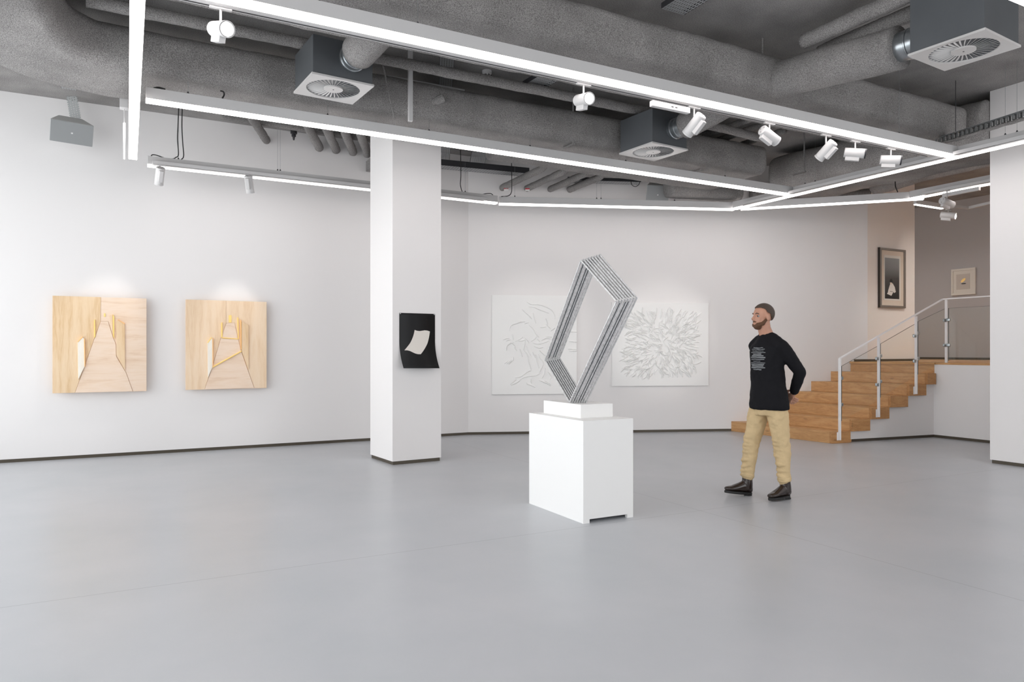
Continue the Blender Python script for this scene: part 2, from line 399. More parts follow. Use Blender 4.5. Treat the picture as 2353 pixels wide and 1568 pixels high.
wm = MB()  # unseen window front added behind the viewer to brighten the right side
for i in range(4): wm.box((4.6+i*1.54-.035, -3.55, 0), (4.6+i*1.54+.035, -3.45, CEIL))
for z in (.04, 3.1, CEIL-.05): wm.box((4.6, -3.54, z-.04), (9.3, -3.46, z+.04))
wf = struct('window_added', wm, 'darkmetal', 'added window front behind the viewer, daylight for the right side')
struct('wall_front', MB().box((-3.0, -3.6, 0), (4.6, -3.4, CEIL)), 'wall', 'white wall behind the viewer')
MB().box((4.6, -3.508, .05), (9.3, -3.5, CEIL-.05)).build('window_pane', 'glass', wf)
# column
TH = math.radians(4.3); AX = Vector((math.cos(TH), math.sin(TH), 0)); BX = Vector((-math.sin(TH), math.cos(TH), 0))
C0 = W(902, 1069.5, 0); CR = PL(1013.5, 900, C0, AX); CL = PL(851, 900, C0, BX)
wA = (Vector((CR.x, CR.y))-Vector((C0.x, C0.y))).length; wB = (Vector((CL.x, CL.y))-Vector((C0.x, C0.y))).length
def colpoly(i): 
    return [C0+AX*i+BX*i, C0+AX*(wA-i)+BX*i, C0+AX*(wA-i)+BX*(wB-i), C0+AX*i+BX*(wB-i)]
struct('wall_column', MB().prism(colpoly(0), SK, CEIL), 'wall', 'square white column with the black poster')
struct('baseboard_column', MB().prism(colpoly(.012), 0, SK), 'base', 'dark recessed skirting around the white column')

# ================================================================== stairs
def Lk(k):
    u = 9.05+.335*(k-1); return Vector((u, P_B.y+(u-P_B.x)*math.tan(ANG2)-.004))
def Rk(k):
    u = 9.14+.378*(k-1); return Vector((u, 8.4-.139*u))
st = thing('staircase', (9.1, 7.2, 0), 'seven-riser oak staircase climbing right to the landing behind the walking man', 'stairs')
for k in range(1, 7):
    z0, z1 = RZ*(k-1), RZ*k
    l0, r0 = Lk(k), Rk(k)
    l1, r1 = (Lk(k+1), Rk(k+1)) if k < 6 else (Vector((11.058, 8.2)), Vector((11.232, 6.85)))
    e = Vector((-.139, -1)).normalized()*.05
    mb = MB()
    # stepped block: runs back under the next step
    mb.prism([l0, r0, r1+Vector((.05, 0)), l1+Vector((.05, 0)) if k < 6 else l1], z0, z1)
    s = mb.build('step', 'oak', st, bevel=.004)
    end = MB().prism([r0+Vector((.0, 0)), r0+e, (r1 if k < 6 else r1+Vector((.02, 0)))+e-Vector((.03, 0)), (r1 if k < 6 else r1+Vector((.02, 0)))-Vector((.03, 0))], z0-.004 if k > 1 else 0, z1+.0015)
    end.build('side_board', 'oakend', s, bevel=.003)
rb = MB().prism([(11.058, 8.2), (11.232, 6.84), (11.26, 6.84), (11.085, 8.2)], RZ*6, LZ-.031); rb.build('riser_board', 'oak', st)
MB().prism([(11.03, 8.2), (11.205, 6.82), (11.235, 6.82), (11.06, 8.2)], LZ-.03, LZ+.001).build('nosing', 'oak', st)
# white wall under the stairs
wsm = MB()
base = [Rk(1)+Vector((.33, -.046)), Vector((11.232, 6.845))]
poly = []
top = []
for k in range(1, 7):
    a = Rk(k); b = Rk(k+1) if k < 6 else Vector((11.232, 6.85))
    z = RZ*(k-1)-.004
    if k >= 2: top += [(a, z), (b, z)]
p3 = []
st0 = Rk(2)
prof = [(Rk(2), SK)]+[(p, z) for p, z in top]+[(Vector((11.26, 6.845)), RZ*5-.004), (Vector((11.26, 6.845)), SK)]
wsm.slab([(p.x, p.y+.002, z) for p, z in prof], (.0, .12, 0))
struct('wall_stair', wsm, 'wall', 'stepped white wall under the right flank of the stairs')
struct('baseboard_stair', wallbox((Rk(1).x+.36, Rk(1).y-.03), (11.31, 6.85), 0, SK, .1), 'base', 'dark skirting under the stair side wall')

# ------------------------------------------------------------------ railing
rl = thing('stair_railing', (9.27, 7.02, .05), 'white metal stair railing with clear glass infill and clamp fittings', 'railing')
def side(u): return 8.40-.139*u-.075
posts = []
for x, yt, yb in ((1929.5, 824, 1012), (2019, 776, 959), (2105, 727, 906)):
    s_ = (side(0), -.139)
    r = ray(x); d = s_[0]/(r[1]+.139*r[0]); p = Vector((r[0]*d, r[1]*d, 0))
    posts.append((p, CAM_H+(HY-yt)*d/FPX, CAM_H+(HY-yb)*d/FPX))
p4 = U(2174.5, 700, 11.29); posts.append((Vector((p4.x, p4.y, 0)), 2.165, LZ))
p5 = Vector((11.29, 5.2, 0)); posts.append((p5, 2.165, LZ))
pobj = []
sd = Vector((1, -.139, 0)).normalized()
for i, (p, zt, zb) in enumerate(posts):
    m = MB(); m.obox((p.x, p.y, (zt+zb)/2), sd, (-sd.y, sd.x, 0), (0, 0, 1), .010, .021, (zt-zb)/2)
    o = m.build('post', 'rail', rl, bevel=.003); pobj.append(o)
    if i < 3:
        MB().obox((p.x-.004, p.y+.035, zb+.055), sd, (-sd.y, sd.x, 0), (0, 0, 1), .022, .012, .06).build('fixing_foot', 'rail', o)
elbow = U(2166, 688, 11.29); elbow.z = 2.165+.012
hr = [Vector((posts[0][0].x, posts[0][0].y, posts[0][1])), elbow, Vector((11.29, 5.2, 2.177))]
hm = MB()
for a, b in zip(hr, hr[1:]): hm.bar(a, b, .036, .018)
hm.build('handrail', 'rail', rl, bevel=.003)
gz = [((1.14, .33), (1.43, .61)), ((1.47, .66), (1.775, .965)), ((1.82, 1.0), (2.02, 1.21)), ((2.03, 1.21), (2.03, 1.21))]
gobj = []
for i, ((ta, ba), (tb, bb)) in enumerate(gz):
    a = posts[i][0]; b = posts[i+1][0]; d = (b-a).normalized()
    a2 = a+d*.035; b2 = b-d*.035
    g = MB().slab([(a2.x, a2.y, ba), (b2.x, b2.y, bb), (b2.x, b2.y, tb), (a2.x, a2.y, ta)], (-d.y*.008, d.x*.008, 0))
    go_ = g.build('glass_panel', 'glass', rl); gobj.append(go_)
    em = MB(); em.bar((a2.x, a2.y, ta+.001), (b2.x, b2.y, tb+.001), .009, .003)
    em.build('polished_edge', 'gedge', go_); MB().bar((a2.x, a2.y, ba), (a2.x, a2.y, ta), .003, .009, up=(0, 1, 0)).build('polished_edge', 'gedge', go_)
    for (pt, q, sgn, oo, zt, zb) in ((a, a2, 1, pobj[i], ta, ba), (b, b2, -1, pobj[i+1], tb, bb)):
        for f in (.3, .78):
            z = zb+(zt-zb)*f; c = pt+d*sgn*.03
            MB().obox((c.x, c.y, z), d, (-d.y, d.x, 0), (0, 0, 1), .030, .017, .026).build('clamp', 'steel', oo, bevel=.012)

# ================================================================== artworks
# --- two plywood reliefs on the left wall
def relief(name, px, label, spec):
    v0 = 10.63-.105
    (xa, yta, yba), (xb, ytb, ybb) = px
    a = V(xa, yta, v0); b = V(xb, ytb, v0); zb = V(xa, yba, v0).z; zt = (a.z+b.z)/2
    zb = (V(xa, yba, v0).z+V(xb, ybb, v0).z)/2
    w, h = b.x-a.x, zt-zb
    root = thing(name, ((a.x+b.x)/2, v0, zb), label, 'wood relief', 'plywood corridor reliefs on the left wall')
    P = lambda s, t, dy=0: Vector((a.x+s*w, v0+dy, zt-t*h))
    MB().box((a.x+.05, v0+.012, zb+.05), (b.x-.05, v0+.104, zt-.05)).build('backing_frame', 'plydark', root)
    MB().box((a.x, v0, zb), (b.x, v0+.014, zt)).build('backing_board', 'plyh', root)
    for nm, mat, pts, dep in spec:
        MB().slab([P(s, t, 0) for s, t in pts], (0, -dep, 0)).build(nm, mat, root, bevel=.0015, seg=1)
    return root
def n1(x, y): 
    s = (x-238)/847.; return (s, (y-(157+25*s))/((1035-17*s)-(157+25*s)))
def n2(x, y):
    s = (x-1437)/730.; return (s, (y-(190+23*s))/((1005-15*s)-(190+23*s)))
g = .003
spec1 = [
 ('left_wall_piece', 'plydark', [(0, 0), (n1(662.6, 170)[0], 0), n1(658, 388), n1(432, 1030), (0, 1)], .008),
 ('right_wall_piece', 'plyh', [(n1(663.2, 170)[0], 0), (1, 0), (1, 1), n1(958, 1020), n1(892, 845), n1(806, 702), n1(803, 600), n1(772, 520), n1(731, 386), n1(661, 386)], .006),
 ('walkway_piece', 'plyh', [n1(435, 1029), n1(954, 1020), n1(888, 845), n1(801, 704), n1(799, 600), n1(768, 520), n1(727, 390), n1(661, 390)], .012),
 ('door_leaf', 'plypale', [n1(457, 575), n1(500, 530), n1(515, 545), n1(518, 795), n1(462, 912)], .03),
 ('door_edge', 'edge', [n1(512, 545), n1(519, 545), n1(524, 795), n1(517, 797)], .034),
 ('door_edge', 'edge', [n1(455, 572), n1(497, 525), n1(503, 531), n1(459, 578)], .034),
 ('door_edge', 'yedge', [n1(601, 378), n1(611, 370), n1(614, 525), n1(602, 540)], .022),
 ('door_leaf', 'plyv', [n1(745, 330), n1(768, 325), n1(770, 520), n1(750, 430)], .016),
 ('door_edge', 'yedge', [n1(770, 325), n1(784, 345), n1(784, 545), n1(773, 520)], .024),
 ('door_leaf', 'plydark', [n1(803, 392), n1(818, 375), n1(880, 412), n1(884, 830), n1(804, 690)], .022),
 ('door_edge', 'edge', [n1(816, 372), n1(822, 372), n1(882, 408), n1(878, 414)], .028),
 ('far_window', 'yedge', [n1(690, 316), n1(704, 316), n1(704, 346), n1(690, 346)], .012)]
spec2 = [
 ('left_wall_piece', 'plyv', [(0, 0), (n2(1791, 200)[0], 0), n2(1792, 402), n2(1743, 540), n2(1666, 800), n2(1600, 1001), (0, 1)], .008),
 ('right_wall_piece', 'plyv', [(n2(1791.6, 200)[0], 0), (1, 0), (1, 1), n2(2050, 986), n2(1934, 660), n2(1903, 545), n2(1873, 402), n2(1794, 402)], .006),
 ('walkway_piece', 'plyh', [n2(1603, 1000), n2(2047, 986), n2(1930, 662), n2(1900, 548), n2(1746, 544), n2(1669, 800)], .014),
 ('far_walkway_piece', 'plyh', [n2(1752, 533), n2(1898, 543), n2(1869, 406), n2(1796, 406)], .011),
 ('door_leaf', 'plypale', [n2(1627, 582), n2(1662, 535), n2(1668, 540), n2(1670, 798), n2(1630, 893)], .03),
 ('door_edge', 'edge', [n2(1669, 540), n2(1675, 540), n2(1676, 798), n2(1670, 800)], .034),
 ('door_edge', 'yedge', [n2(1625, 578), n2(1661, 530), n2(1667, 536), n2(1629, 584)], .034),
 ('door_edge', 'yedge', [n2(1748, 402), n2(1758, 394), n2(1760, 525), n2(1749, 532)], .022),
 ('threshold_strip', 'yedge', [n2(1752, 531), n2(1900, 543), n2(1900, 551), n2(1752, 539)], .02),
 ('rope_strip', 'yedge', [n2(1666, 796), n2(1930, 652), n2(1932, 661), n2(1669, 806)], .03),
 ('door_edge', 'yedge', [n2(1893, 350), n2(1903, 358), n2(1908, 545), n2(1900, 545)], .024),
 ('door_leaf', 'plydark', [n2(1933, 390), n2(1996, 425), n2(1996, 822), n2(1934, 658)], .026),
 ('door_edge', 'edge', [n2(1920, 372), n2(1930, 380), n2(1932, 650), n2(1924, 640)], .03),
 ('far_window', 'yedge', [n2(1816, 332), n2(1842, 332), n2(1842, 398), n2(1816, 398)], .01)]
relief('plywood_relief', ((120.7, 680, 904), (336.7, 686.4, 899.5)), 'left plywood panel with a corridor in relief and two open doors on the right', spec1)
relief('plywood_relief', ((426.4, 688.4, 896.3), (612.5, 694.3, 892.5)), 'right plywood panel with a yellow diagonal strip across its corridor', spec2)

# --- two white relief panels on the back wall
def creases(name, x0, x1, yt0, yb0, label, strokes, dens, hgt, margin):
    a = PL(x0, yt0, P_B, D2W); b = PL(x1, yt0, P_B, D2W); zt = a.z; zb = PL(x0, yb0, P_B, D2W).z
    L = math.hypot(b.x-a.x, b.y-a.y); H = zt-zb
    nx, nz = int(L/dens), int(H/dens)
    X, Z = np.meshgrid(np.linspace(0, L, nx+1), np.linspace(0, H, nz+1))
    Hh = np.zeros_like(X)
    for (pts, w, h, sg) in strokes(L, H):
        n = len(pts)
        for i in range(n-1):
            (ax_, az_), (bx_, bz_) = pts[i], pts[i+1]
            f0 = math.sin(math.pi*(i+.5)/(n-1))
            lo = (min(ax_, bx_)-3*w, min(az_, bz_)-3*w); hi = (max(ax_, bx_)+3*w, max(az_, bz_)+3*w)
            i0, i1 = max(0, int(lo[0]/L*nx)), min(nx, int(hi[0]/L*nx)+1); j0, j1 = max(0, int(lo[1]/H*nz)), min(nz, int(hi[1]/H*nz)+1)
            if i1 <= i0 or j1 <= j0: continue
            xs = X[j0:j1+1, i0:i1+1]; zs = Z[j0:j1+1, i0:i1+1]
            dx, dz = bx_-ax_, bz_-az_; ll = dx*dx+dz*dz+1e-9
            t = np.clip(((xs-ax_)*dx+(zs-az_)*dz)/ll, 0, 1)
            ex, ez = xs-ax_-t*dx, zs-az_-t*dz
            dist = np.hypot(ex, ez); sd_ = np.sign(ex*dz-ez*dx)*sg
            prof = np.where(sd_ > 0, np.clip(1-dist/(2.6*w), 0, 1)**1.6, np.clip(1-dist/(.45*w), 0, 1))
            Hh[j0:j1+1, i0:i1+1] = np.maximum(Hh[j0:j1+1, i0:i1+1], prof*h*(.35+.65*f0))
    root = thing(name, ((a.x+b.x)/2, (a.y+b.y)/2, zb), label, 'relief panel', 'white creased relief panels on the back wall')
    dr = Vector((D2W[0], D2W[1], 0)); nr = Vector((D2W[1], -D2W[0], 0)); t0 = .045
    mb = MB(); org = Vector((a.x, a.y, 0))+nr*t0
    xs, zs, hs = X.ravel(), Z.ravel(), Hh.ravel()
    mb.v = [(org.x+dr.x*x+nr.x*h, org.y+dr.y*x+nr.y*h, zb+z) for x, z, h in zip(xs, zs, hs)]
    c = nx+1
    mb.f = [(j*c+i, j*c+i+1, (j+1)*c+i+1, (j+1)*c+i) for j in range(nz) for i in range(nx)]
    # rim
    o = len(mb.v); q = [org, org+dr*L]
    mb.v += [tuple(Vector((p.x, p.y, z))-nr*(t0-.002)) for p in q for z in (zb, zt)]
    A0, A1, B0, B1 = o, o+1, o+2, o+3
    c00, c10, c01, c11 = 0, nx, nz*c, nz*c+nx
    mb.f += [(A0, A1, B1, B0), tuple(range(0, nx+1))+(B0, A0), tuple(range(nz*c, nz*c+nx+1))+(B1, A1),
             tuple(j*c for j in range(nz+1))+(A1, A0), tuple(j*c+nx for j in range(nz+1))+(B1, B0)]
    ob = mb.build('creased_sheet', 'whitematt', root, smooth=False)
    return root
def curve(x, z, ang, length, bend, n=7):
    pts = [(x, z)]
    for i in range(n):
        x += math.cos(ang)*length/n; z += math.sin(ang)*length/n; ang += bend/n; pts.append((x, z))
    return pts
# figure-like loose lines, read off the photograph (pixels of a 4.2x crop with its origin at 1100,640)
RL = [[(480,265),(520,268),(570,290),(625,310),(665,325)],[(460,215),(500,240),(560,240),(620,255),(690,290),(725,340),(728,380)],[(415,290),(450,325),(475,345)],
[(295,500),(298,465),(320,440),(365,425),(400,412),(435,410)],[(325,440),(370,422),(432,408)],[(440,425),(470,418)],[(530,510),(550,540),(572,560)],[(645,435),(665,455),(685,475)],
[(232,585),(262,575),(285,572)],[(262,600),(280,590),(300,590)],[(320,540),(325,570),(325,590)],[(350,597),(385,583),(405,570),(415,560)],[(370,600),(405,600),(440,585)],
[(260,690),(265,650),(290,625),(330,610)],[(300,610),(340,640),(345,665)],[(440,590),(435,640),(425,680),(445,710)],[(440,570),(470,600),(480,620)],[(245,815),(265,800),(275,790)],[(268,820),(285,805),(290,795)],
[(285,820),(303,800),(308,785)],[(330,760),(325,785),(310,800)],[(390,680),(405,720),(412,750)],[(440,700),(465,740),(470,790),(490,840),(500,880)],[(350,955),(400,945),(440,915),(470,895),(495,887)],
[(395,975),(430,955),(480,945),(530,940),(565,930),(590,910)],[(300,1020),(330,990),(352,975)],[(310,1025),(350,1010),(385,985)],[(455,1000),(460,1020),(500,1035),(535,1052)],[(500,965),(495,990),(505,1010)],
[(545,735),(555,800),(575,860)],[(580,690),(600,715),(635,745)],[(570,735),(590,780)],[(575,905),(595,870),(610,830)],[(580,985),(610,1000),(650,1015),(685,1040)],[(630,990),(660,1005),(690,1030)],[(635,870),(625,920),(605,960)],
[(650,560),(700,560)],[(690,495),(725,470),(760,455)],[(640,460),(600,465),(590,465)],[(520,620),(560,630),(600,625),(665,600)],[(530,650),(570,665),(610,660)],[(515,710),(540,760)],[(500,600),(535,580),(550,560)],
[(480,440),(510,470),(530,500)],[(520,330),(530,380),(545,420)],[(640,380),(650,410),(655,440)],[(700,640),(740,615),(790,610)],[(860,675),(935,680)],[(870,695),(935,700)],[(880,505),(935,508)],[(870,600),(935,605)],
[(700,620),(760,640)],[(600,590),(640,570),(680,575)],[(455,650),(470,700),(500,750)],[(360,690),(340,660)],[(600,780),(620,820)],[(660,900),(690,940),(680,980)],[(470,345),(500,380)],[(560,580),(580,600)]]
def strokes1(L, H):
    out = []
    for k, s in enumerate(RL):
        pts = [((x-125)/(940-125.)*L, H-(y-150)/(1118-150.)*H) for x, y in s]
        pts = [(p.x, p.y) for p in catmull([Vector((x, z, 0)) for x, z in pts], 3)]
        out.append((pts, .0046, .026, 1 if k % 3 else -1))
    return out
def strokes2(L, H):
    rnd = random.Random(5); out = []; cx, cz = L*.53, H*.53
    for k in range(560):
        x = L*rnd.uniform(.15, .86); z = H*rnd.uniform(.15, .86)
        ang = math.atan2(z-cz, x-cx)
        rr = math.hypot((x-cx)/L, (z-cz)/H)
        if rr < .18: ang += rnd.uniform(-1.6, 1.6)
        ang += rnd.gauss(0, .33)+.25*math.sin(3*ang)
        out.append((curve(x, z, ang, rnd.uniform(.05, .15), rnd.gauss(0, .6)), rnd.uniform(.0055, .0095), rnd.uniform(.019, .040), (1 if math.cos(ang) > 0 else -1)*rnd.choice((1, 1, 1, -1))))
    return out
creases('white_relief_panel', 1130, 1324, 678.5, 906.5, 'tall white panel with sparse drawn-line creases, partly behind the rod sculpture', strokes1, .0046, .02, .1)
creases('white_relief_panel', 1405, 1625.5, 695.5, 887.5, 'wide white panel densely covered in short creases, right of the rod sculpture', strokes2, .005, .03, .1)

# --- black poster on the column, foot curling away
po = thing('hanging_poster', tuple(C0+AX*.1+Vector((0, 0, 1.2))), 'black poster with a curled sheet print pinned to the white column', 'poster')
NR = -BX
nP = 26
def postpt(s, t, off=0.0):
    """s across 0..1, t down 0..1"""
    xt = 917.3+(999.3-917.3)*s; yt = 719.3+2.4*s
    p = PL(xt, yt, C0, AX)+NR*.004
    pb = PL(921+79.0*s, 846, C0, AX)
    z = p.z+(pb.z-p.z)*t
    c = max(0, (t-.5)/.5)**2*.125
    q = Vector((p.x, p.y, z))+NR*(c+off)
    return q
pm = MB()
for j in range(nP+1):
    for s in (0, 1): pm.v.append(tuple(postpt(s, j/nP)))
for j in range(nP): pm.f.append((2*j, 2*j+1, 2*j+3, 2*j+2))
psh = pm.build('poster_sheet', 'poster', po, smooth=True)
sm_ = psh.modifiers.new('thick', 'SOLIDIFY'); sm_.thickness = .0015
# printed pale sheet (crop coordinates scale 3.563, origin 830,660)
img = []
L_ = bez((435, 350, 0), (428, 405, 0), (405, 460, 0), (357, 518, 0), 10)
B_ = bez((357, 518, 0), (400, 538, 0), (440, 520, 0), (490, 549, 0), 8)
R_ = bez((490, 549, 0), (530, 500, 0), (550, 440, 0), (558, 360, 0), 10)
T_ = bez((558, 360, 0), (515, 350, 0), (480, 362, 0), (435, 350, 0), 8)
def pst(p):
    t = (p.y-213)/(663-213.); s = (p.x-312-(max(0, t-.55)*70))/(600-312.); return s, t
im = MB(); rows = 12
for j in range(rows+1):
    f = j/rows; l = L_[int(round(f*10))]; r = R_[10-int(round(f*10))]
    f_ = f*10; i_ = min(9, int(f_)); l = L_[i_].lerp(L_[i_+1], f_-i_); rr_ = [R_[10-k] for k in range(11)]; r = rr_[i_].lerp(rr_[i_+1], f_-i_)
    for k in range(7):
        q = l.lerp(r, k/6)
        q = q+Vector((0, (6*math.sin(k/6*2*math.pi))*(1 if f < .5 else -1), 0))
        s, t = pst(q); im.v.append(tuple(postpt(s, t, .0016)))
for j in range(rows):
    for k in range(6): im.f.append((j*7+k, j*7+k+1, (j+1)*7+k+1, (j+1)*7+k))
im.build('printed_sheet_image', 'paper', po, smooth=True)
for s in (.025, .975):
    c = postpt(s, .012); MB().tube([c-NR*.001, c+NR*.008], .006, 10).build('pin', 'white', po)

# --- framed pictures on the landing
def plane_pts(p0, d, n):
    return lambda x, y, o=0.0: PL(x, y, p0, d)+Vector(n)*o
fp = thing('framed_picture', tuple(V(2050, 707, 8.09)), 'tall dark-framed picture of a seated reader on the warm white wall', 'picture')
a = V(2022, 569, 8.05); b = V(2080, 576, 8.05); c = V(2022, 706, 8.05)
x0, x1, zt, zb = a.x, b.x, a.z, c.z
def rect(y, z0, z1, xa, xb, t): return MB().box((xa, y-t, z0), (xb, y, z1))
fr = MB(); fw = .035
for bx_ in (((x0, zt-fw), (x1, zt)), ((x0, zb), (x1, zb+fw)), ((x0, zb+fw), (x0+fw, zt-fw)), ((x1-fw, zb+fw), (x1, zt-fw))):
    fr.box((bx_[0][0], 8.035, bx_[0][1]), (bx_[1][0], 8.085, bx_[1][1]))
fr.build('frame', 'framegold', fp, bevel=.004)
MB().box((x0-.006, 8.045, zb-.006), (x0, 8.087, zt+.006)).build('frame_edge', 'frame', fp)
MB().box((x0+fw, 8.06, zb+fw), (x1-fw, 8.07, zt-fw)).build('mat_board', 'mat', fp)
X = lambda s: x0+(x1-x0)*s
Zp = lambda t: zt-(zt-zb)*t
# photo: crop px (330..630, 765..1500) -> s,t
MB().box((X(.17), 8.054, Zp(.875)), (X(.82), 8.061, Zp(.115))).build('inner_mat_step', 'mat2', fp)
def photo_mat():
    m, nt, b_ = newmat('printed_fog_photograph'); tc = nt.nodes.new('ShaderNodeTexCoord'); sp = nt.nodes.new('ShaderNodeSeparateXYZ')
    link(nt, tc.outputs['Generated'], sp.inputs[0]); cr = nt.nodes.new('ShaderNodeValToRGB'); e = cr.color_ramp.elements
    e[0].position = 0; e[0].color = (.012, .010, .009, 1); e[1].position = 1; e[1].color = (.28, .29, .29, 1); k = e.new(.5); k.color = (.055, .05, .045, 1); k = e.new(.75); k.color = (.19, .19, .19, 1)
    link(nt, sp.outputs[2], cr.inputs['Fac']); link(nt, cr.outputs['Color'], b_.inputs['Base Color']); b_.inputs['Roughness'].default_value = .4
    return m
M['photo'] = photo_mat()
MB().box((X(.20), 8.050, Zp(.85)), (X(.76), 8.055, Zp(.16))).build('photograph', 'photo', fp)
def cutout(name, pts, y, mat):
    return MB().slab([(X(s), y, Zp(t)) for s, t in pts], (0, -.0012, 0)).build(name, mat, fp)
cutout('printed_coat', [(.40,.60),(.50,.59),(.58,.65),(.62,.73),(.56,.75),(.52,.73),(.40,.72),(.34,.75),(.31,.73),(.36,.65)], 8.0499, 'paper')
cutout('printed_face', [(.39,.555),(.47,.555),(.48,.60),(.44,.615),(.39,.60)], 8.0492, 'mat')
cutout('printed_hair', [(.37,.56),(.39,.525),(.43,.512),(.48,.53),(.50,.58),(.46,.575),(.40,.575)], 8.0485, 'black')
cutout('printed_page', [(.27,.77),(.33,.725),(.52,.735),(.44,.80)], 8.0485, 'paper')

sp_ = thing('framed_picture', tuple(U(2214, 680, 15.38)), 'small square white-framed picture of a gold coin on the grey landing wall', 'picture')
a = U(2186.3, 619.9, 15.37); b = U(2241.5, 614.6, 15.37); zt = a.z; zb = U(2186.3, 679.8, 15.37).z; ya, yb = a.y, b.y
Yq = lambda s: ya+(yb-ya)*s; Zq = lambda t: zt-(zt-zb)*t
fr = MB()
for (s0, s1, t0, t1) in ((0, 1, 0, .08), (0, 1, .92, 1), (0, .08, .08, .92), (.92, 1, .08, .92)):
    fr.box((15.355, Yq(s1), Zq(t1)), (15.395, Yq(s0), Zq(t0)))
fr.build('frame', 'mat2', sp_, bevel=.003)
MB().box((15.37, Yq(.92), Zq(.92)), (15.38, Yq(.08), Zq(.08))).build('mat_board', 'mat2', sp_)
MB().box((15.366, Yq(.77), Zq(.79)), (15.371, Yq(.21), Zq(.21))).build('print_ground', 'matinner', sp_)
def ell(cs, ct, ra, rb, rot, x, mat, nm):
    m = MB(); pts = []
    for k in range(24):
        t = 2*math.pi*k/24; ex, ez = ra*math.cos(t), rb*math.sin(t); X_ = ex*math.cos(rot)-ez*math.sin(rot); Z_ = ex*math.sin(rot)+ez*math.cos(rot)
        pts.append((x, Yq(cs)-X_, Zq(ct)+Z_))
    m.slab(pts, (-.0012, 0, 0)).build(nm, mat, sp_)
ell(.50, .45, .060, .027, math.radians(40), 15.3655, 'gold', 'printed_coin')
ell(.52, .575, .052, .012, 0, 15.3655, 'black', 'printed_coin_shadow')

# ================================================================== pedestal, block and rod sculpture
pd = thing('pedestal', (3.42, 5.16, 0), 'tall white box pedestal with a slot under its right face', 'pedestal')
z1 = .812; u0, u1, v0, v1 = 3.177, 3.668, 4.733, 5.60
m = MB(); m.box((u0, v0, .03), (u1, v1, z1)); m.box((u0, v0, 0), (u0+.012, v1, .0301)); m.box((u0+.0121, v0, 0), (u0+.06, v0+.03, .0299)); m.box((u1-.06, v0, 0), (u1, v0+.03, .03)); m.box((u0+.0121, v1-.02, 0), (u1, v1, .03)); m.box((u1-.012, v0+.03, 0), (u1, v1-.02, .03))
m.build('pedestal_body', 'whitematt', pd)
blk = MB().box((3.28, 4.925, z1), (3.605, 5.52, .926)).build('plinth_block', 'whitematt', None, bevel=.003)
tag(blk, 'low white block lying on the pedestal under the rod sculpture', 'plinth')
sc_ = thing('rod_sculpture', (3.36, 5.07, .926), 'diamond sculpture of eight leaning zinc rod frames on the white pedestal', 'sculpture')
f1 = {'b': (1309.2, 926.8), 'l': (1252.3, 827.9), 't': (1335.2, 598.8), 'r': (1416.8, 692.7)}
f8 = {'b': (1346.7, 927.3), 'l': (1285.5, 822.8), 't': (1378.6, 585.5), 'r': (1463.5, 684.2)}
NF = 8
for k in range(NF):
    t = k/(NF-1); uk = 3.296+.125*t
    pts = {q: U(f1[q][0]+(f8[q][0]-f1[q][0])*t, f1[q][1]+(f8[q][1]-f1[q][1])*t, uk) for q in 'bltr'}
    pts['b'].z = .9265+.006
    m = MB(); w = .0112
    for q0, q1 in (('b', 'l'), ('l', 't'), ('t', 'r'), ('r', 'b')):
        a, b = pts[q0], pts[q1]; d = (b-a).normalized()
        m.bar(a-d*.004, b+d*.004, w, .012, up=d.cross(Vector((1, 0, 0))))
    rf_ = m.build('rod_frame', 'bronze', sc_, bevel=.0015, seg=1)
    if k < NF-1:
        o_ = Vector((.0090, 0, 0))  # added dark strips stand for the shade in the gaps between rods
        for q0, q1 in ((('b', 'l'), ('l', 't'), ('t', 'r'), ('r', 'b')) if k in (1, 3, 4) else (('b', 'l'), ('t', 'r'))):
            a, b = pts[q0]+o_, pts[q1]+o_; d = (b-a).normalized()
            MB().bar(a+d*.02, b-d*.02, .0072, .0085, up=d.cross(Vector((1, 0, 0)))).build('gap_shade_strip', 'darkmetal', rf_)

# ================================================================== linear lights
LB = 3.62        # underside of the lit diffusers
def linear(name, a, b, label, group=None, w=.09, hb=.100, hd=.022, track=0, wires=(), lit='diff', cat='linear light', bottom=LB, endface=True):
    a = Vector((a[0], a[1], 0)); b = Vector((b[0], b[1], 0)); d = (b-a).normalized(); n = Vector((-d.y, d.x, 0))
    t = thing(name, ((a.x+b.x)/2, (a.y+b.y)/2, bottom), label, cat, group)
    za = bottom+hd
    MB().bar((a.x, a.y, za+hb/2), (b.x, b.y, za+hb/2), w, hb).build('housing', 'white', t, bevel=.002)
    if lit:
        MB().bar((a.x, a.y, bottom+hd/2), (b.x, b.y, bottom+hd/2), w-.002, hd).build('diffuser', lit, t)
    if track:
        o = n*track*(w/2+.054)
        m = MB(); m.bar((a.x+o.x+d.x*.05, a.y+o.y+d.y*.05, za+.006), (b.x+o.x-d.x*.25, b.y+o.y-d.y*.25, za+.006), .100, .040)
        tr = m.build('track_rail', 'white', t, bevel=.002)
        o = n*track*(w/2+.054+.026)
        m = MB(); m.bar((a.x+o.x+d.x*.08, a.y+o.y+d.y*.08, za-.0145), (b.x+o.x-d.x*.3, b.y+o.y-d.y*.3, za-.0145), .014, .003); m.build('track_slot', 'darkmetal', tr)
    for wx in wires:
        s, top = wx
        p = a+(b-a)*s
        q = MB().tube([(p.x, p.y, za+hb), (p.x, p.y, top)], .0016, 6).build('suspension_wire', 'steel', t)
        MB().tube([(p.x, p.y, za+hb), (p.x, p.y, za+hb+.012), (p.x, p.y, za+hb+.03)], [.012, .012, .003], 8).build('wire_anchor', 'darkmetal', q)
    return t
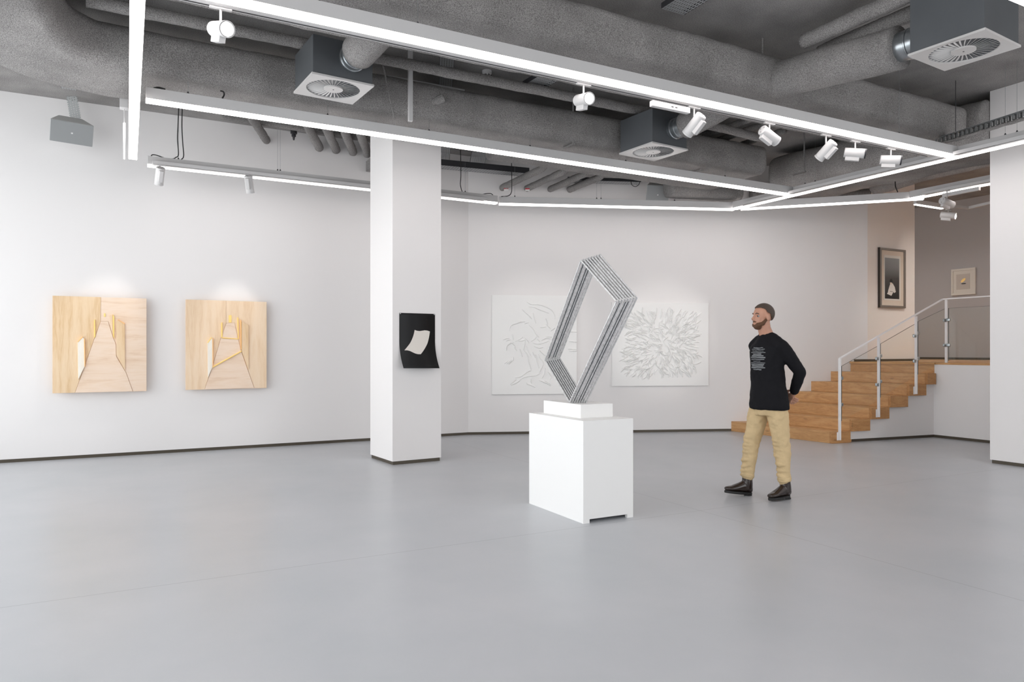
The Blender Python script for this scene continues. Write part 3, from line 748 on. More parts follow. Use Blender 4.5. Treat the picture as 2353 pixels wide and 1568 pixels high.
def par(x, p0, p1):
    """share along p0-p1 where pixel column x crosses it"""
    q = PL(x, 500, p0, (p1[0]-p0[0], p1[1]-p0[1])); 
    return ((q.x-p0[0])*(p1[0]-p0[0])+(q.y-p0[1])*(p1[1]-p0[1]))/((p1[0]-p0[0])**2+(p1[1]-p0[1])**2)
L1 = ((.15, 4.945), (8.49, 4.945)); L2 = ((.15, 7.285), (8.49, 7.285)); L3 = ((8.545, -2.9), (8.545, 8.42)); L0 = ((.06, 1.2), (.06, 9.56)); LA = ((.15, 2.51), (8.49, 2.51))
W1 = ((.22, 9.83), (5.0, 9.83)); W2 = ((5.06, 9.86), (8.58, 8.47))
q3 = W(2122, 459, LB); W3 = ((8.66, 8.40), (q3.x, q3.y))
W4 = ((10.30, 4.3), (10.30, 6.62))
G = 'suspended linear lights'
linear('linear_light', *L1, 'long lit ceiling light carrying a row of five spotlights, crossing the picture top', G, track=1, wires=[(par(960, *L1), 3.95), (par(2066, *L1), CEIL), (par(733+1, *L1), CEIL)])
linear('linear_light', *L2, 'lit ceiling light passing just in front of the white column top', G, wires=[(par(x, *L2), z) for x, z in ((432, 3.865), (753, 3.865), (986, 3.865), (1218, 3.865), (1438, 3.865), (1666, 3.865))])
linear('linear_light', *L3, 'lit ceiling light running from the back corner to the right edge above the stairs', G, track=1, wires=[(par(x, *L3), CEIL) for x in (1850, 1873, 2310, 2337)])
linear('linear_light', *L0, 'lit ceiling light seen end-on as an upright bright bar at top left', G)
linear('linear_light', (.15, .10), (8.49, .10), 'added unseen ceiling light above the viewer, parallel to the long light', G)  # added out of view to lift the near floor and right side
linear('linear_light', *LA, 'lit ceiling light just clipping the top right corner of the picture', G)
linear('wall_washer_light', *W1, 'lit light bar along the left wall above the plywood panels', 'light bars along the walls', lit='diffw', track=-1, wires=[(par(410, *W1), CEIL), (par(638, *W1), CEIL), (par(644, *W1), CEIL), (par(1069, *W1), 4.2)])
linear('wall_washer_light', *W2, 'lit light bar along the back wall above the two white relief panels', 'light bars along the walls', lit='diffw', wires=[(par(x, *W2), 4.3) for x in (1183, 1371, 1381, 1550)])
linear('wall_washer_light', *W3, 'lit light bar from the back corner towards the landing', 'light bars along the walls', lit='diffw', w=.08)
linear('wall_washer_light', *W4, 'lit light bar in front of the landing with one spotlight below', 'light bars along the walls', track=1)
linear('short_light_bar', (10.72, 6.83), (11.42, 6.83), 'short thin light bar at the edge of the grey landing wall', w=.045, hb=.07, hd=.012)
tag(MB().bar((11.44, 6.80, LB+.05), (11.95, 6.72, LB+.05), .05, .04).bar((11.95, 6.72, LB+.05), (11.55, 5.3, LB+.05), .05, .04).build('unlit_track', 'white'), 'unlit white track profile with a bend above the landing', 'track')
linear('linear_light', (13.8, 3.0), (13.8, 6.4), 'added ceiling light brightening the landing, hidden by the right wall end', lit='diffl', wires=((.2, CEIL), (.8, CEIL)))  # added out of view to brighten the landing walls
linear('linear_light', (13.2, 8.6), (13.2, 10.8), 'added unseen ceiling light brightening the passage behind the dark framed picture', lit='diffl', wires=((.2, CEIL), (.8, CEIL)))  # added behind the wall to bounce light onto the far landing wall
# driver boxes
def drv(p, d, L, label):
    d = Vector(d); t = thing('driver_box', tuple(p), label, 'driver box')
    MB().bar(p-d*L/2, p+d*L/2, .045, .05).build('case', 'white', t, bevel=.003)
    n = d.cross(Vector((0, 0, 1)))
    for f in (.02, .12): 
        c = p+d*L*f+n*.0235
        MB().obox(c, d, n, (0, 0, 1), .012, .002, .004).build('catch', 'darkmetal', t)
d1a = V(1497, 244, 5.03); d1b = V(1583, 250, 5.03)
drv(Vector(((d1a.x+d1b.x)/2, 5.035, 3.565)), (1, 0, 0), d1b.x-d1a.x, 'white driver box under the long light beside the spotlights')
drv(Vector((10.22, 5.85, 3.575)), (0, 1, 0), .5, 'white driver box under the light bar in front of the landing')

# ------------------------------------------------------------------ spotlights
def spot(p, ztrk, dr, label, glow=False, power=0, stemx=0, target=None, cone=32, darkrim=False):
    """p = centre of the barrel; dr = direction of the lens"""
    p = Vector(p); dr = Vector(dr).normalized()
    t = thing('spotlight', (p.x, p.y, ztrk), label, 'spotlight', 'white track spotlights')
    MB().box((p.x-.07, p.y-.014, ztrk-.012), (p.x+.07, p.y+.014, ztrk)).build('adapter', 'white', t, bevel=.003)
    MB().tube([(p.x, p.y, ztrk-.01), (p.x, p.y, p.z+.035)], .008, 10).build('stem', 'white', t, smooth=True)
    R, L = .051, .215
    a, b = p-dr*L*.5, p+dr*L*.5
    m = MB(); m.tube([a, a+dr*.004, a+dr*.03, b-dr*.03, b], [R*.9, R, R, R, R], 28, cap=False)
    m.tube([b, b-dr*.02], [R*.9, R*.9], 28, cap=False)
    body = m.build('barrel', 'white', t); sd_ = body.modifiers.new('s', 'SOLIDIFY'); sd_.thickness = .002; autosmooth(body)
    e = MB().tube([a-dr*.002, a+dr*.003], [R*.92, R*.97], 28); eo = e.build('end_cap', 'white', t, bevel=.002)
    up = Vector((0, 0, 1)); sdv = dr.cross(up).normalized(); u2 = sdv.cross(dr).normalized()
    for k in range(3):
        an = math.radians(90+120*k+60); c = a-dr*.003+(sdv*math.cos(an)+u2*math.sin(an))*.028
        MB().tube([c, c-dr*.0015], .005, 8).build('screw', 'darkmetal', eo)
    gb = p-u2*(R+.012)-dr*.02
    MB().obox(gb, dr, sdv, u2, .07, .022, .022).build('gear_box', 'white', t, bevel=.003)
    MB().tube([b-dr*.016, b-dr*.012], [R*.9, R*.9], 28).build('lens', 'lens' if glow else 'chrome', t)
    if not glow:
        MB().tube([b-dr*.0119, b-dr*.010], [.02, .012], 16).build('reflector_bowl', 'white', t)
    rim = []
    for k in range(36):
        an = 2*math.pi*k/36; rim.append(b+(sdv*math.cos(an)+u2*math.sin(an))*R)
    MB().rings([[q+(q-b).normalized()*.002+dr*.002*s for s in (0,)]+[q-(q-b).normalized()*.004, q-(q-b).normalized()*.004-dr*.014, q+(q-b).normalized()*.002-dr*.014] for q in rim], cap=False, closed=True).build('rim', 'darkmetal' if darkrim else 'white', t)
    if power:
        ld = bpy.data.lights.new('spot_beam', 'SPOT'); ld.energy = power; ld.spot_size = math.radians(cone); ld.spot_blend = .7; ld.shadow_soft_size = .03
        ld.color = (1, .96, .92)
        lo = bpy.data.objects.new('spot_beam', ld); COL.objects.link(lo); lo.parent = t
        src = b+dr*.015; lo.location = src-t.location
        tg = Vector(target) if target is not None else src+dr
        lo.rotation_euler = (tg-src).to_track_quat('-Z', 'Y').to_euler()
    return t
TR = LB+.007
def onrail(x, y, v=5.068):
    return V(x, y, v)
spot(onrail(507, 67), TR, camdir(.62, -.62, -.28), 'lit spotlight hanging alone at top left, lens towards the viewer', glow=True)
spot(onrail(1341, 229), TR, camdir(.35, -.9, -.22), 'lit spotlight below the middle of the long light, lens facing the viewer', glow=True)
spot(onrail(1595, 287), TR, camdir(-.47, .6, -.62), 'spotlight just right of the driver box, tail end with three screws showing', power=110, target=PL(1230, 775, P_B, D2W), cone=26)
spot(onrail(1768, 312), TR, camdir(.78, .35, -.42), 'spotlight pointing down right with its gear box seen from the side, between two tail-on ones')
spot(onrail(1898, 346), TR, camdir(-.45, .62, -.62), 'spotlight third in the row of five, tail end with three screws showing', power=110, target=PL(1520, 770, P_B, D2W), cone=26)
spot(onrail(1965, 352), TR, camdir(.88, -.38, -.17), 'spotlight fourth in the row of five, level barrel and dark lens ring to the right', darkrim=True)
spot(onrail(2047, 368), TR, camdir(.88, -.36, -.12), 'spotlight last in the row of five, nearest the corner of the two lights', darkrim=True)
TW = LB+.007
pA = V(225, 780, 10.5); pB = V(525, 780, 10.5)
spot(V(367, 405, 9.705), TW, camdir(-.32, .42, -.85), 'slanting spotlight at the left end of the wall light bar', power=30, target=V(225, 740, 10.5), cone=34)
spot(V(573, 424, 9.705), TW, camdir(-.02, .40, -.92), 'nearly upright spotlight over the right plywood panel', power=30, target=V(535, 740, 10.5), cone=34)
spot(U(2176, 466, 10.175), TR, camdir(.86, .35, -.22), 'unlit spotlight in front of the grey landing wall, upper of the two')
spot(V(2179, 495, 6.83), TR, camdir(.72, -.68, -.22), 'lit spotlight in front of the grey landing wall, lower of the two', glow=True, power=110, target=(12.1, 8.05, 2.6), cone=85)

# ================================================================== air outlets
def air_outlet(c, label, collar, side=.585, zt=4.20):
    c = Vector(c); t = thing('air_outlet', tuple(c), label, 'air diffuser', 'square swirl air outlets')
    h = side/2; zb = c.z
    def P(x, y, z=0.0): return c+AX*x+BX*y+Vector((0, 0, z))
    b = h-.012
    m = MB(); m.prism([P(-b, -b), P(b, -b), P(b, b), P(-b, b)], zb+.012, zt); box_ = m.build('plenum_box', 'plenum', t, bevel=.003)
    # face plate: square to circle
    n = 64; R = .247; m = MB(); out = []; inn = []
    for k in range(n):
        an = 2*math.pi*k/n; cx_, sy_ = math.cos(an), math.sin(an); f = h/max(abs(cx_), abs(sy_))
        out.append((cx_*f, sy_*f)); inn.append((cx_*R, sy_*R))
    o = len(m.v)
    m.v = [tuple(P(x, y, -.004)) for x, y in out]+[tuple(P(x, y, 0)) for x, y in inn]+[tuple(P(x, y, .014)) for x, y in out]+[tuple(P(x, y, .014)) for x, y in inn]
    for k in range(n):
        j = (k+1) % n
        m.f += [(k, j, n+j, n+k), (2*n+k, 3*n+k, 3*n+j, 2*n+j), (k, 2*n+k, 2*n+j, j), (n+k, n+j, 3*n+j, 3*n+k)]
    pl = m.build('face_plate', 'grate', t)
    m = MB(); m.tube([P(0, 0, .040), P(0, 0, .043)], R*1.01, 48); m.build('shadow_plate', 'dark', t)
    m = MB(); NV = 36
    for k in range(NV):
        an = 2*math.pi*k/NV; d = AX*math.cos(an)+BX*math.sin(an); q = AX*-math.sin(an)+BX*math.cos(an)
        tilt = math.radians(38); wv = (q*math.cos(tilt)+Vector((0, 0, 1))*math.sin(tilt))
        nn = d.cross(wv)
        rings = []
        for (r_, w_) in ((.083, .005), (.12, .0095), (.17, .0135), (.215, .0135), (.243, .008)):
            cc = P(0, 0, .013)+d*r_; rings.append([cc-wv*w_-nn*.0008, cc+wv*w_-nn*.0008, cc+wv*w_+nn*.0008, cc-wv*w_+nn*.0008])
        m.rings(rings)
    m.build('swirl_vanes', 'grate', t)
    hb = MB().tube([P(0, 0, -.002), P(0, 0, .02)], .088, 40).build('hub_disc', 'grate', t)
    MB().tube([P(0, 0, -.0035), P(0, 0, 0)], .007, 10).build('screw', 'darkmetal', hb)
    # round galvanised spigot
    cd, s0, cz, rr = collar
    ctr = c+cd*(h-.012)+s0; ctr.z = cz
    m = MB(); pr = [(0, rr), (.035, rr), (.04, rr+.008), (.05, rr+.008), (.055, rr), (.10, rr), (.105, rr+.006), (.115, rr+.006), (.12, rr), (.26, rr)]
    m.tube([ctr+cd*x for x, _ in pr], [r_ for _, r_ in pr], 32, cap=False); sg_ = m.build('spigot', 'steel', t); autosmooth(sg_, 30)
    return t, ctr
b1 = W(766, 206, 3.84); b2 = W(1501, 350, 3.79); b3 = W(2214, 118, 3.80)
_, s1 = air_outlet(b1, 'grey air outlet box with round swirl grille, left of the white column', (-BX, AX*.07, 4.04, .115))
_, s2 = air_outlet(b2, 'grey air outlet box with round swirl grille, above the rod sculpture', (-BX, AX*.05, 4.0, .115))
_, s3 = air_outlet(b3, 'grey air outlet box with round swirl grille at top right', (BX, AX*-.06, 3.99, .125), zt=4.3)

# ================================================================== sprayed ducts and pipes
def rough(mb, amp=.006, fr=9.0, amp2=.010, fr2=1.7):
    for i, p in enumerate(mb.v):
        q = Vector(p); n = noise.noise_vector(q*fr)*amp+noise.noise_vector(q*fr2)*amp2
        mb.v[i] = (q.x+n.x, q.y+n.y, q.z+n.z)
    return mb
def duct(a, b, w, h, rad, step=.06, lump=None):
    a = Vector(a); b = Vector(b); d = (b-a).normalized(); n = Vector((-d.y, d.x, 0)).normalized(); L = (b-a).length
    prof = []
    k = 6
    for cx_, cz_, a0 in ((w/2-rad, h/2-rad, 0), (-w/2+rad, h/2-rad, 90), (-w/2+rad, -h/2+rad, 180), (w/2-rad, -h/2+rad, 270)):
        for i in range(k+1):
            an = math.radians(a0+90*i/k); prof.append((cx_+rad*math.cos(an), cz_+rad*math.sin(an)))
    # densify the flats
    dense = []
    for i in range(len(prof)):
        p, q = Vector(prof[i]), Vector(prof[(i+1) % len(prof)]); m = max(1, int((q-p).length/step))
        for j in range(m): dense.append(p.lerp(q, j/m))
    N = max(2, int(L/step)); rings = []
    def ring(s, sc):
        c = a+d*(L*s)
        f = lump(L*s) if lump else 1.0
        return [c+n*(p.x*sc*f)+Vector((0, 0, 1))*(p.y*sc*f) for p in dense]
    rings.append(ring(0, .90))
    for i in range(N+1): rings.append(ring(min(max(i/N, .02/L), 1-.02/L), 1))
    rings.append(ring(1, .90))
    return MB().rings(rings)
def rduct(pts, r, n=28, step=.05):
    P_ = [Vector(p) for p in pts]; out = []
    for a, b in zip(P_, P_[1:]):
        m = max(1, int((b-a).length/step)); out += [a.lerp(b, i/m) for i in range(m)]
    out.append(P_[-1]); return MB().tube(out, r, n)
def lone(mb, name, label, cat, group=None, mat='spray', smooth=True):
    return tag(mb.build(name, mat, None, smooth=smooth), label, cat, group)
flange = lambda x, every=1.25: 1.0+.02*math.exp(-((x % every)-.6)**2/.0012)
def bent(path, w, h, rad, step=.06):
    P_ = [Vector(p) for p in path]; out = []
    for a, b in zip(P_, P_[1:]):
        m = max(1, int((b-a).length/step)); out += [a.lerp(b, i/m) for i in range(m)]
    out.append(P_[-1]); rings = []; L = 0
    prof = []
    for cx_, cz_, a0 in ((w/2-rad, h/2-rad, 0), (-w/2+rad, h/2-rad, 90), (-w/2+rad, -h/2+rad, 180), (w/2-rad, -h/2+rad, 270)):
        for i in range(7):
            an = math.radians(a0+15*i); prof.append(Vector((cx_+rad*math.cos(an), cz_+rad*math.sin(an))))
    dense = []
    for i in range(len(prof)):
        p, q = prof[i], prof[(i+1) % len(prof)]; m = max(1, int((q-p).length/step)); dense += [p.lerp(q, j/m) for j in range(m)]
    for i, c in enumerate(out):
        t = (out[min(i+1, len(out)-1)]-out[max(i-1, 0)]).normalized(); n = Vector((-t.y, t.x, 0)).normalized(); up = t.cross(n)
        if i: L += (c-out[i-1]).length
        f = flange(L) if 0 < i < len(out)-1 else .9
        rings.append([c+n*(p.x*f)+up*(p.y*f) for p in dense])
        if i in (0,): rings.append([c+t*.02+n*p.x+up*p.y for p in dense])
        if i == len(out)-2: rings.append([out[-1]-t*.02+n*p.x+up*p.y for p in dense])
    return MB().rings(rings)
flange = lambda x, every=1.25: 1.0+.02*math.exp(-((x % every)-.6)**2/.0012)
lone(rough(bent(catmull([(7.95, 7.70, 4.07), (4, 7.70, 4.07), (1, 7.70, 4.07), (.1, 7.70, 4.07), (-.45, 7.60, 4.07), (-.85, 7.2, 4.10), (-1.05, 6.5, 4.2), (-1.1, 5.6, 4.3), (-1.1, 3.4, 4.32)], 6), .98, .40, .12)), 'air_duct', 'wide grey sprayed duct above the second ceiling light, bending at the top left corner', 'duct')
dd2 = rough(duct((-.5, 5.30, 4.14), (8.95, 5.30, 4.14), .50, .40, .11, lump=flange))
lone(dd2, 'air_duct', 'big grey sprayed duct above the long ceiling light', 'duct')
lone(rough(duct((-.5, 5.72, 4.01), (8.8, 5.72, 4.01), .26, .16, .05)), 'flat_duct', 'low flat sprayed duct hugging the far side of the big duct', 'duct')
lone(rough(duct((9.75, 4.99, 4.16), (9.6, 8.12, 4.16), 1.35, .56, .22, lump=lambda x: 1+.03*math.sin(x*5))), 'air_duct', 'broad sprayed duct behind the light running to the right edge', 'duct')
lone(rough(rduct([(10.72, 3.2, 4.12), (10.72, 6.6, 4.12), (10.9, 7.6, 4.1)], .16)), 'round_duct', 'round sprayed duct above the light bar at the landing', 'duct')
lone(rough(rduct([(9.25, 8.72, 4.02), (10.3, 8.33, 4.0), (11.1, 7.9, 4.0)], .12)), 'round_duct', 'thin sprayed duct curving down near the stair corner', 'duct')
lone(rough(duct((4.2, 8.40, 4.05), (8.1, 8.40, 4.05), .38, .32, .10)), 'flat_duct', 'narrow sprayed duct on the far side of the second ceiling light', 'duct')
lone(rough(duct((7.5, 8.78, 3.98), (8.75, 8.55, 3.98), .34, .38, .10)), 'sprayed_box', 'sprayed block low above the corner of the wall light bars', 'duct')
# branches from the outlets
def branch(s, cd, end, r, label):
    a = s+cd*.20
    lone(rough(rduct(bez(a, a+cd*.25, Vector(end)+Vector((0, 0, 0))-cd*.25, end, 14), r)), 'branch_duct', label, 'duct', 'sprayed branch ducts to the air outlets')
branch(s1, -BX, (s1.x+.12, 5.5, 4.14), .150, 'fat sprayed branch duct joining the left air outlet')
branch(s2, -BX, (s2.x+.15, 5.5, 4.14), .150, 'sprayed branch duct joining the air outlet above the sculpture')
branch(s3, BX, (s3.x-.1, 5.15, 4.10), .185, 'sprayed branch duct joining the top right air outlet')
# pipes
def pipe(pts, r, label, name='sprayed_pipe', group=None):
    return lone(rough(rduct(pts, r, 14, .035), .006, 14, .006, 2.5), name, label, 'pipe', group)
pipe([(-.3, 6.95, 4.29), (5.2, 6.93, 4.28), (5.6, 6.95, 4.3), (7.6, 6.9, 4.22)], .055, 'long sprayed pipe passing behind the two air outlets')
pipe([(5.72, 2.0, 4.33), (5.72, 4.75, 4.33)], .070, 'upper of the two sprayed pipes beside the top right outlet')
pipe([(6.02, 2.0, 4.31), (6.02, 4.80, 4.31)], .070, 'lower of the two sprayed pipes beside the top right outlet')
for k, u in enumerate((2.49, 2.74, 2.99, 3.21)):
    pos = ('leftmost', 'second from left', 'third from left', 'rightmost')[k]
    pipe([(u-.55, 9.10, 4.40), (u-.45, 9.55, 4.40), (u-.02, 10.56, 4.33)], .062, pos+' of four short sprayed pipes meeting the wall left of the column', group='sprayed pipes entering the left wall')
pipe([(1.28, 9.45, 4.42), (1.74, 10.58, 4.34)], .055, 'single sprayed pipe stub ending on the wall above the right plywood panel')
pipe([(1.1, 10.2, 4.475), (3.7, 10.2, 4.475)], .05, 'thick sprayed pipe along the top of the left wall')
tag(MB().box((3.15, 10.2, 4.05), (3.75, 10.5, 4.2)).build('sprayed_box', 'spray'), 'small sprayed box between the wall pipes and the column', 'box')
for k, u in enumerate((5.38, 5.76, 6.12, 6.42)):
    pos = ('leftmost', 'second from left', 'third from left', 'rightmost')[k]
    ve = P_B.y+(u-P_B.x)*math.tan(ANG2)-.05
    pipe([(u-.02, 8.63, 4.16), (u-.02, 8.85, 4.13), (u, 9.1, 4.05), (u, ve, 4.02)], .052, pos+' of four sprayed pipes running to the back wall above its light bar', group='sprayed pipes entering the back wall')
for x, y, lb in ((1163, 435, 'tiny red and white tag under the leftmost back wall pipe'), (1212, 436, 'red and white tag under the second back wall pipe')):
    p = D(x, y, 11.55); t = thing('pipe_tag', tuple(p), lb, 'tag')
    MB().obox(p, camdir(1, 0, 0), camdir(0, 1, 0), (0, 0, 1), .035, .003, .022).build('plate', 'whitematt', t)
    MB().obox(p+Vector((0, 0, .012))-camdir(0, 1, 0)*.004, camdir(1, 0, 0), camdir(0, 1, 0), (0, 0, 1), .035, .002, .009).build('red_band', 'red', t)
for k, (x, y, dd_) in enumerate(((1640, 385, 9.9), (1660, 378, 10.2), (1690, 372, 10.6))):
    c = D(x, y, dd_); a = c-Vector((0, 1, 0))*.9; b = c+Vector((0, 1, 0))*.9
    pipe([(a.x, a.y, 4.38), (b.x, b.y, 4.38)], .045, ('near', 'middle', 'far')[k]+' of three dark pipes in the recess right of the second air outlet', group='pipes in the dark recess')

# hanger brackets: sprayed rods down to cross bars
def hanger(x, ytop, ybot, d, label, bar=.28):
    p = D(x, ybot, d); q = D(x, ytop, d)
    t = thing('duct_hanger', tuple(p), label, 'hanger', 'sprayed duct hangers')
    rough(MB().tube([(p.x, p.y, p.z+(CEIL-p.z)*i/14) for i in range(15)], .010, 8), .004, 20, 0).build('threaded_rod', 'spray', t, smooth=True)
    MB().bar((p.x, p.y-.02, p.z), (p.x, p.y+bar, p.z), .03, .02).build('cross_bar', 'spray', t)
hanger(1250, 0, 48, 6.30, 'sprayed hanger rod and bar on the big duct, top centre', .34)
hanger(1752, 10, 176, 7.25, 'sprayed hanger rod and bar on the big duct right of centre', .34)
hanger(2068, 150, 275, 8.6, 'sprayed hanger rod and bar near the right end of the big duct', .34)
hanger(1317, 245, 332, 8.62, 'sprayed hanger rod at the second duct left of the middle air outlet', .2)
hanger(1610, 335, 392, 9.86, 'sprayed hanger rod at the second duct right of the middle air outlet', .2)
hanger(1848, 310, 395, 10.3, 'sprayed hanger rod near the stair side duct', .2)
tag(MB().tube([V(906, 272, 7.12)+(V(882, 158, 7.12)-V(906, 272, 7.12))*((CEIL-V(906, 272, 7.12).z)/(V(882, 158, 7.12).z-V(906, 272, 7.12).z)), V(906, 272, 7.12)], .009, 8).build('slanting_rod', 'spray'), 'thin slanting rod left of the white upright bar', 'rod')
q = V(943, 279, 7.1)
tag(MB().box((q.x-.022, 7.08, q.z), (q.x+.022, 7.12, CEIL)).build('upright_bar', 'white', bevel=.003), 'white upright metal bar hanging between the two ducts', 'bar')
a = V(872, 180, 7.6); b = V(1068, 220, 7.6)
tag(MB().box((a.x, 7.6, 4.36), (b.x, 7.72, 4.40)).build('ceiling_batten', 'white'), 'white flat batten high behind the upright bar', 'batten')
tag(MB().tube([D(1000, 245, 7.9)+Vector((-.1, -.1, -.03)), D(1030, 235, 7.9)+Vector((-.1, -.1, 0))], .05, 12).build('sprayed_stub', 'spray'), 'short sprayed pipe stub just right of the upright bar', 'pipe')

# ------------------------------------------------------------------ cable trays
def tray(a, b, w, label, mat='tray', h=.05, name='cable_tray', group='cable trays at the ceiling', rails=True):
    a = Vector(a); b = Vector(b); d = (b-a).normalized(); n = Vector((-d.y, d.x, 0)).normalized(); up = n.cross(d)*-1
    if up.z < 0: up = -up
    t = thing(name, tuple((a+b)/2), label, 'cable tray', group)
    # local frame mesh so that the perforation follows the tray
    L = (b-a).length; me = MB().box((-L/2, -w/2, 0), (L/2, w/2, .002))
    o = me.build('tray_floor', mat, None); o.parent = t
    rot = Matrix((d, n, up)).transposed().to_quaternion(); o.rotation_mode = 'QUATERNION'; o.rotation_quaternion = rot
    if rails:
        for s in (-1, 1):
            r = MB().box((-L/2, s*w/2-.001, 0), (L/2, s*w/2+.001, h)).build('side_rail', 'darkmetal', None); r.parent = t
            r.rotation_mode = 'QUATERNION'; r.rotation_quaternion = rot
    return t
tray((4.30, 1.5, 4.40), (4.30, 4.98, 4.40), .26, 'perforated cable tray at the top, ending before the big duct')
tray((4.20, 5.9, 4.42), (4.02, 7.15, 4.33), .26, 'perforated cable tray sloping down between the two ducts')
tray((-.60, 5.65, 4.46), (-.60, 9.9, 4.44), .15, 'perforated cable tray above the left speaker')
fd = Vector((.3836, .929, 0)).normalized()
for (x, y0, y1, zz, ww, lb) in ((1026, 120, 240, 4.40, .15, 'narrow perforated tray right of the upright bar'), ):
    a = W(x+2, y0, zz); b = W(x-4, y1, zz); tray(a, b, ww, lb)
a = W(1023, 335, 4.33); b = a+fd*1.6; tray(a, b, .15, 'perforated tray just right of the column top')
a = W(1103, 350, 4.33); b = a+fd*1.15; tray(a, b, .24, 'wider perforated tray leading to the back wall')
tray((3.6, 10.2, 4.16), (5.6, 9.95, 4.16), .22, 'ladder tray along the wall right of the column', h=.09)
a = Vector((6.2, 9.72, 4.08)); tray(a, a+Vector((D2W[0], D2W[1], 0))*1.2, .2, 'perforated tray along the back wall behind its right pipes', h=.05)
t = thing('strut_channel', (9.0, 4.0, 4.05), 'dark slotted strut channel crossing in front of the right wall end', 'strut')
a = D(2150, 326, 8.75); b = D(2400, 248, 6.9)
m = MB(); m.bar(a, b, .045, .05); m.build('channel', 'traydark', t); m = MB(); m.bar(a+Vector((0, 0, .032)), b+Vector((0, 0, .032)), .06, .010); m.build('channel_lip', 'steel', t)
rough(MB().tube([a.lerp(b, i/40)+Vector((0, 0, -.045)) for i in range(41)], .018, 10), .004, 14, .006, 4).build('cable_bundle', 'spray', t, smooth=True)
for x in (2196,):
    p = D(x, 312, 8.4); tag(MB().tube([p, (p.x, p.y, CEIL)], .004, 6).build('hanging_rod', 'darkmetal'), 'thin dark rod holding the strut channel', 'rod')

# ------------------------------------------------------------------ speakers
def speaker(c, fx, w, h, dep, label, tiltdeg, s=.80):
    """c centre of the front, fx = horizontal facing direction"""
    c = Vector(c); t = thing('speaker', tuple(c), label, 'speaker', 'wall loudspeakers'); tl = math.radians(tiltdeg)
    f = Vector((fx[0]*math.cos(tl), fx[1]*math.cos(tl), -math.sin(tl))).normalized(); sd_ = Vector((-fx[1], fx[0], 0)); up = sd_.cross(f)*-1
    if up.z < 0: up = -up
    F = [c+sd_*(x*w/2)+up*(y*h/2) for x, y in ((-1, -1), (1, -1), (1, 1), (-1, 1))]
    K = [c-f*dep*.7+up*.10+sd_*(x*w/2*.55)+up*(y*h/2*.55) for x, y in ((-1, -1), (1, -1), (1, 1), (-1, 1))]
    MB().rings([F, K]).build('cabinet', 'spk', t, bevel=.008)
    G_ = [p+(c-p)*.035+f*.004 for p in F]
    G2 = [p+f*.006 for p in G_]
    MB().rings([G_, G2]).build('front_grille', 'grille', t)
    MB().obox(c+f*.012, sd_, f, up, .010, .003, .008).build('badge', 'whitematt', t)
    return t
c = D(165, 306, 8.72); speaker(c, (.20, -.98), .46, .26, .22, 'grey wedge loudspeaker on a perforated bracket at upper left', 22)
br = thing('speaker_bracket', (c.x, c.y+.12, 4.2), 'perforated metal arm from the tray down to the left loudspeaker', 'bracket')
a = D(160, 196, 8.95); b_ = D(176, 285, 8.85); tm = MB().box((-.065, -.002, -(a-b_).length/2), (.065, .002, (a-b_).length/2))
o = tm.build('perforated_arm', M['tray'], None); o.parent = br; o.location = (a+b_)/2-br.location
M['trayxz'] = perforated('perforated_upright_strip', (.5, .52, .52), .03, .03, .012, .014, ax=(0, 2)); o.data.materials[0] = M['trayxz']
o.rotation_mode = 'QUATERNION'; _z = (a-b_).normalized(); _y = _z.cross(camdir(1, 0, 0)).normalized(); _x = _y.cross(_z); o.rotation_quaternion = Matrix((_x, _y, _z)).transposed().to_quaternion()
c2 = D(1511, 474-26, 11.55); speaker(c2, (-.36, -.93), .38, .30, .22, 'grey loudspeaker on the back wall above the light bar', 18)

# ------------------------------------------------------------------ small ceiling things
p = W(1119, 163, CEIL); t = thing('smoke_detector', (p.x, p.y, CEIL), 'white round smoke detector on the ceiling between the two long lights', 'smoke detector')
MB().tube([(p.x, p.y, CEIL), (p.x, p.y, CEIL-.03)], .055, 24).build('base', 'white', t)
hd_ = MB().tube([(p.x, p.y, CEIL-.03), (p.x, p.y, CEIL-.055), (p.x, p.y, CEIL-.075)], [.052, .050, .03], 24).build('head', 'white', t, bevel=.003)
for k in range(8):
    an = 2*math.pi*k/8; MB().obox((p.x+.050*math.cos(an), p.y+.050*math.sin(an), CEIL-.055), (math.cos(an), math.sin(an), 0), (-math.sin(an), math.cos(an), 0), (0, 0, 1), .003, .012, .004).build('vent_slot', 'black', hd_)
for x, y in ((1077, 165),):
    p = W(x, y, CEIL); tag(MB().tube([(p.x, p.y, CEIL), (p.x, p.y, CEIL-.07)], .012, 8).box((p.x-.02, p.y-.01, CEIL-.1), (p.x+.02, p.y+.01, CEIL-.07)).build('pipe_clip', 'darkmetal'), 'small dark pipe clip left of the smoke detector', 'clip')
p = D(675, 314, 10.0); tag(MB().tube([p+Vector((0, 0, .09)), p+Vector((0, 0, .04)), p+Vector((0, 0, .035)), p, p+Vector((0, 0, -.005)), p+Vector((0, 0, -.05))], [.045, .045, .03, .03, .018, .010], 14).build('hanging_cone', 'darkmetal'), 'small stepped metal cone hanging under the wall pipe', 'fitting')
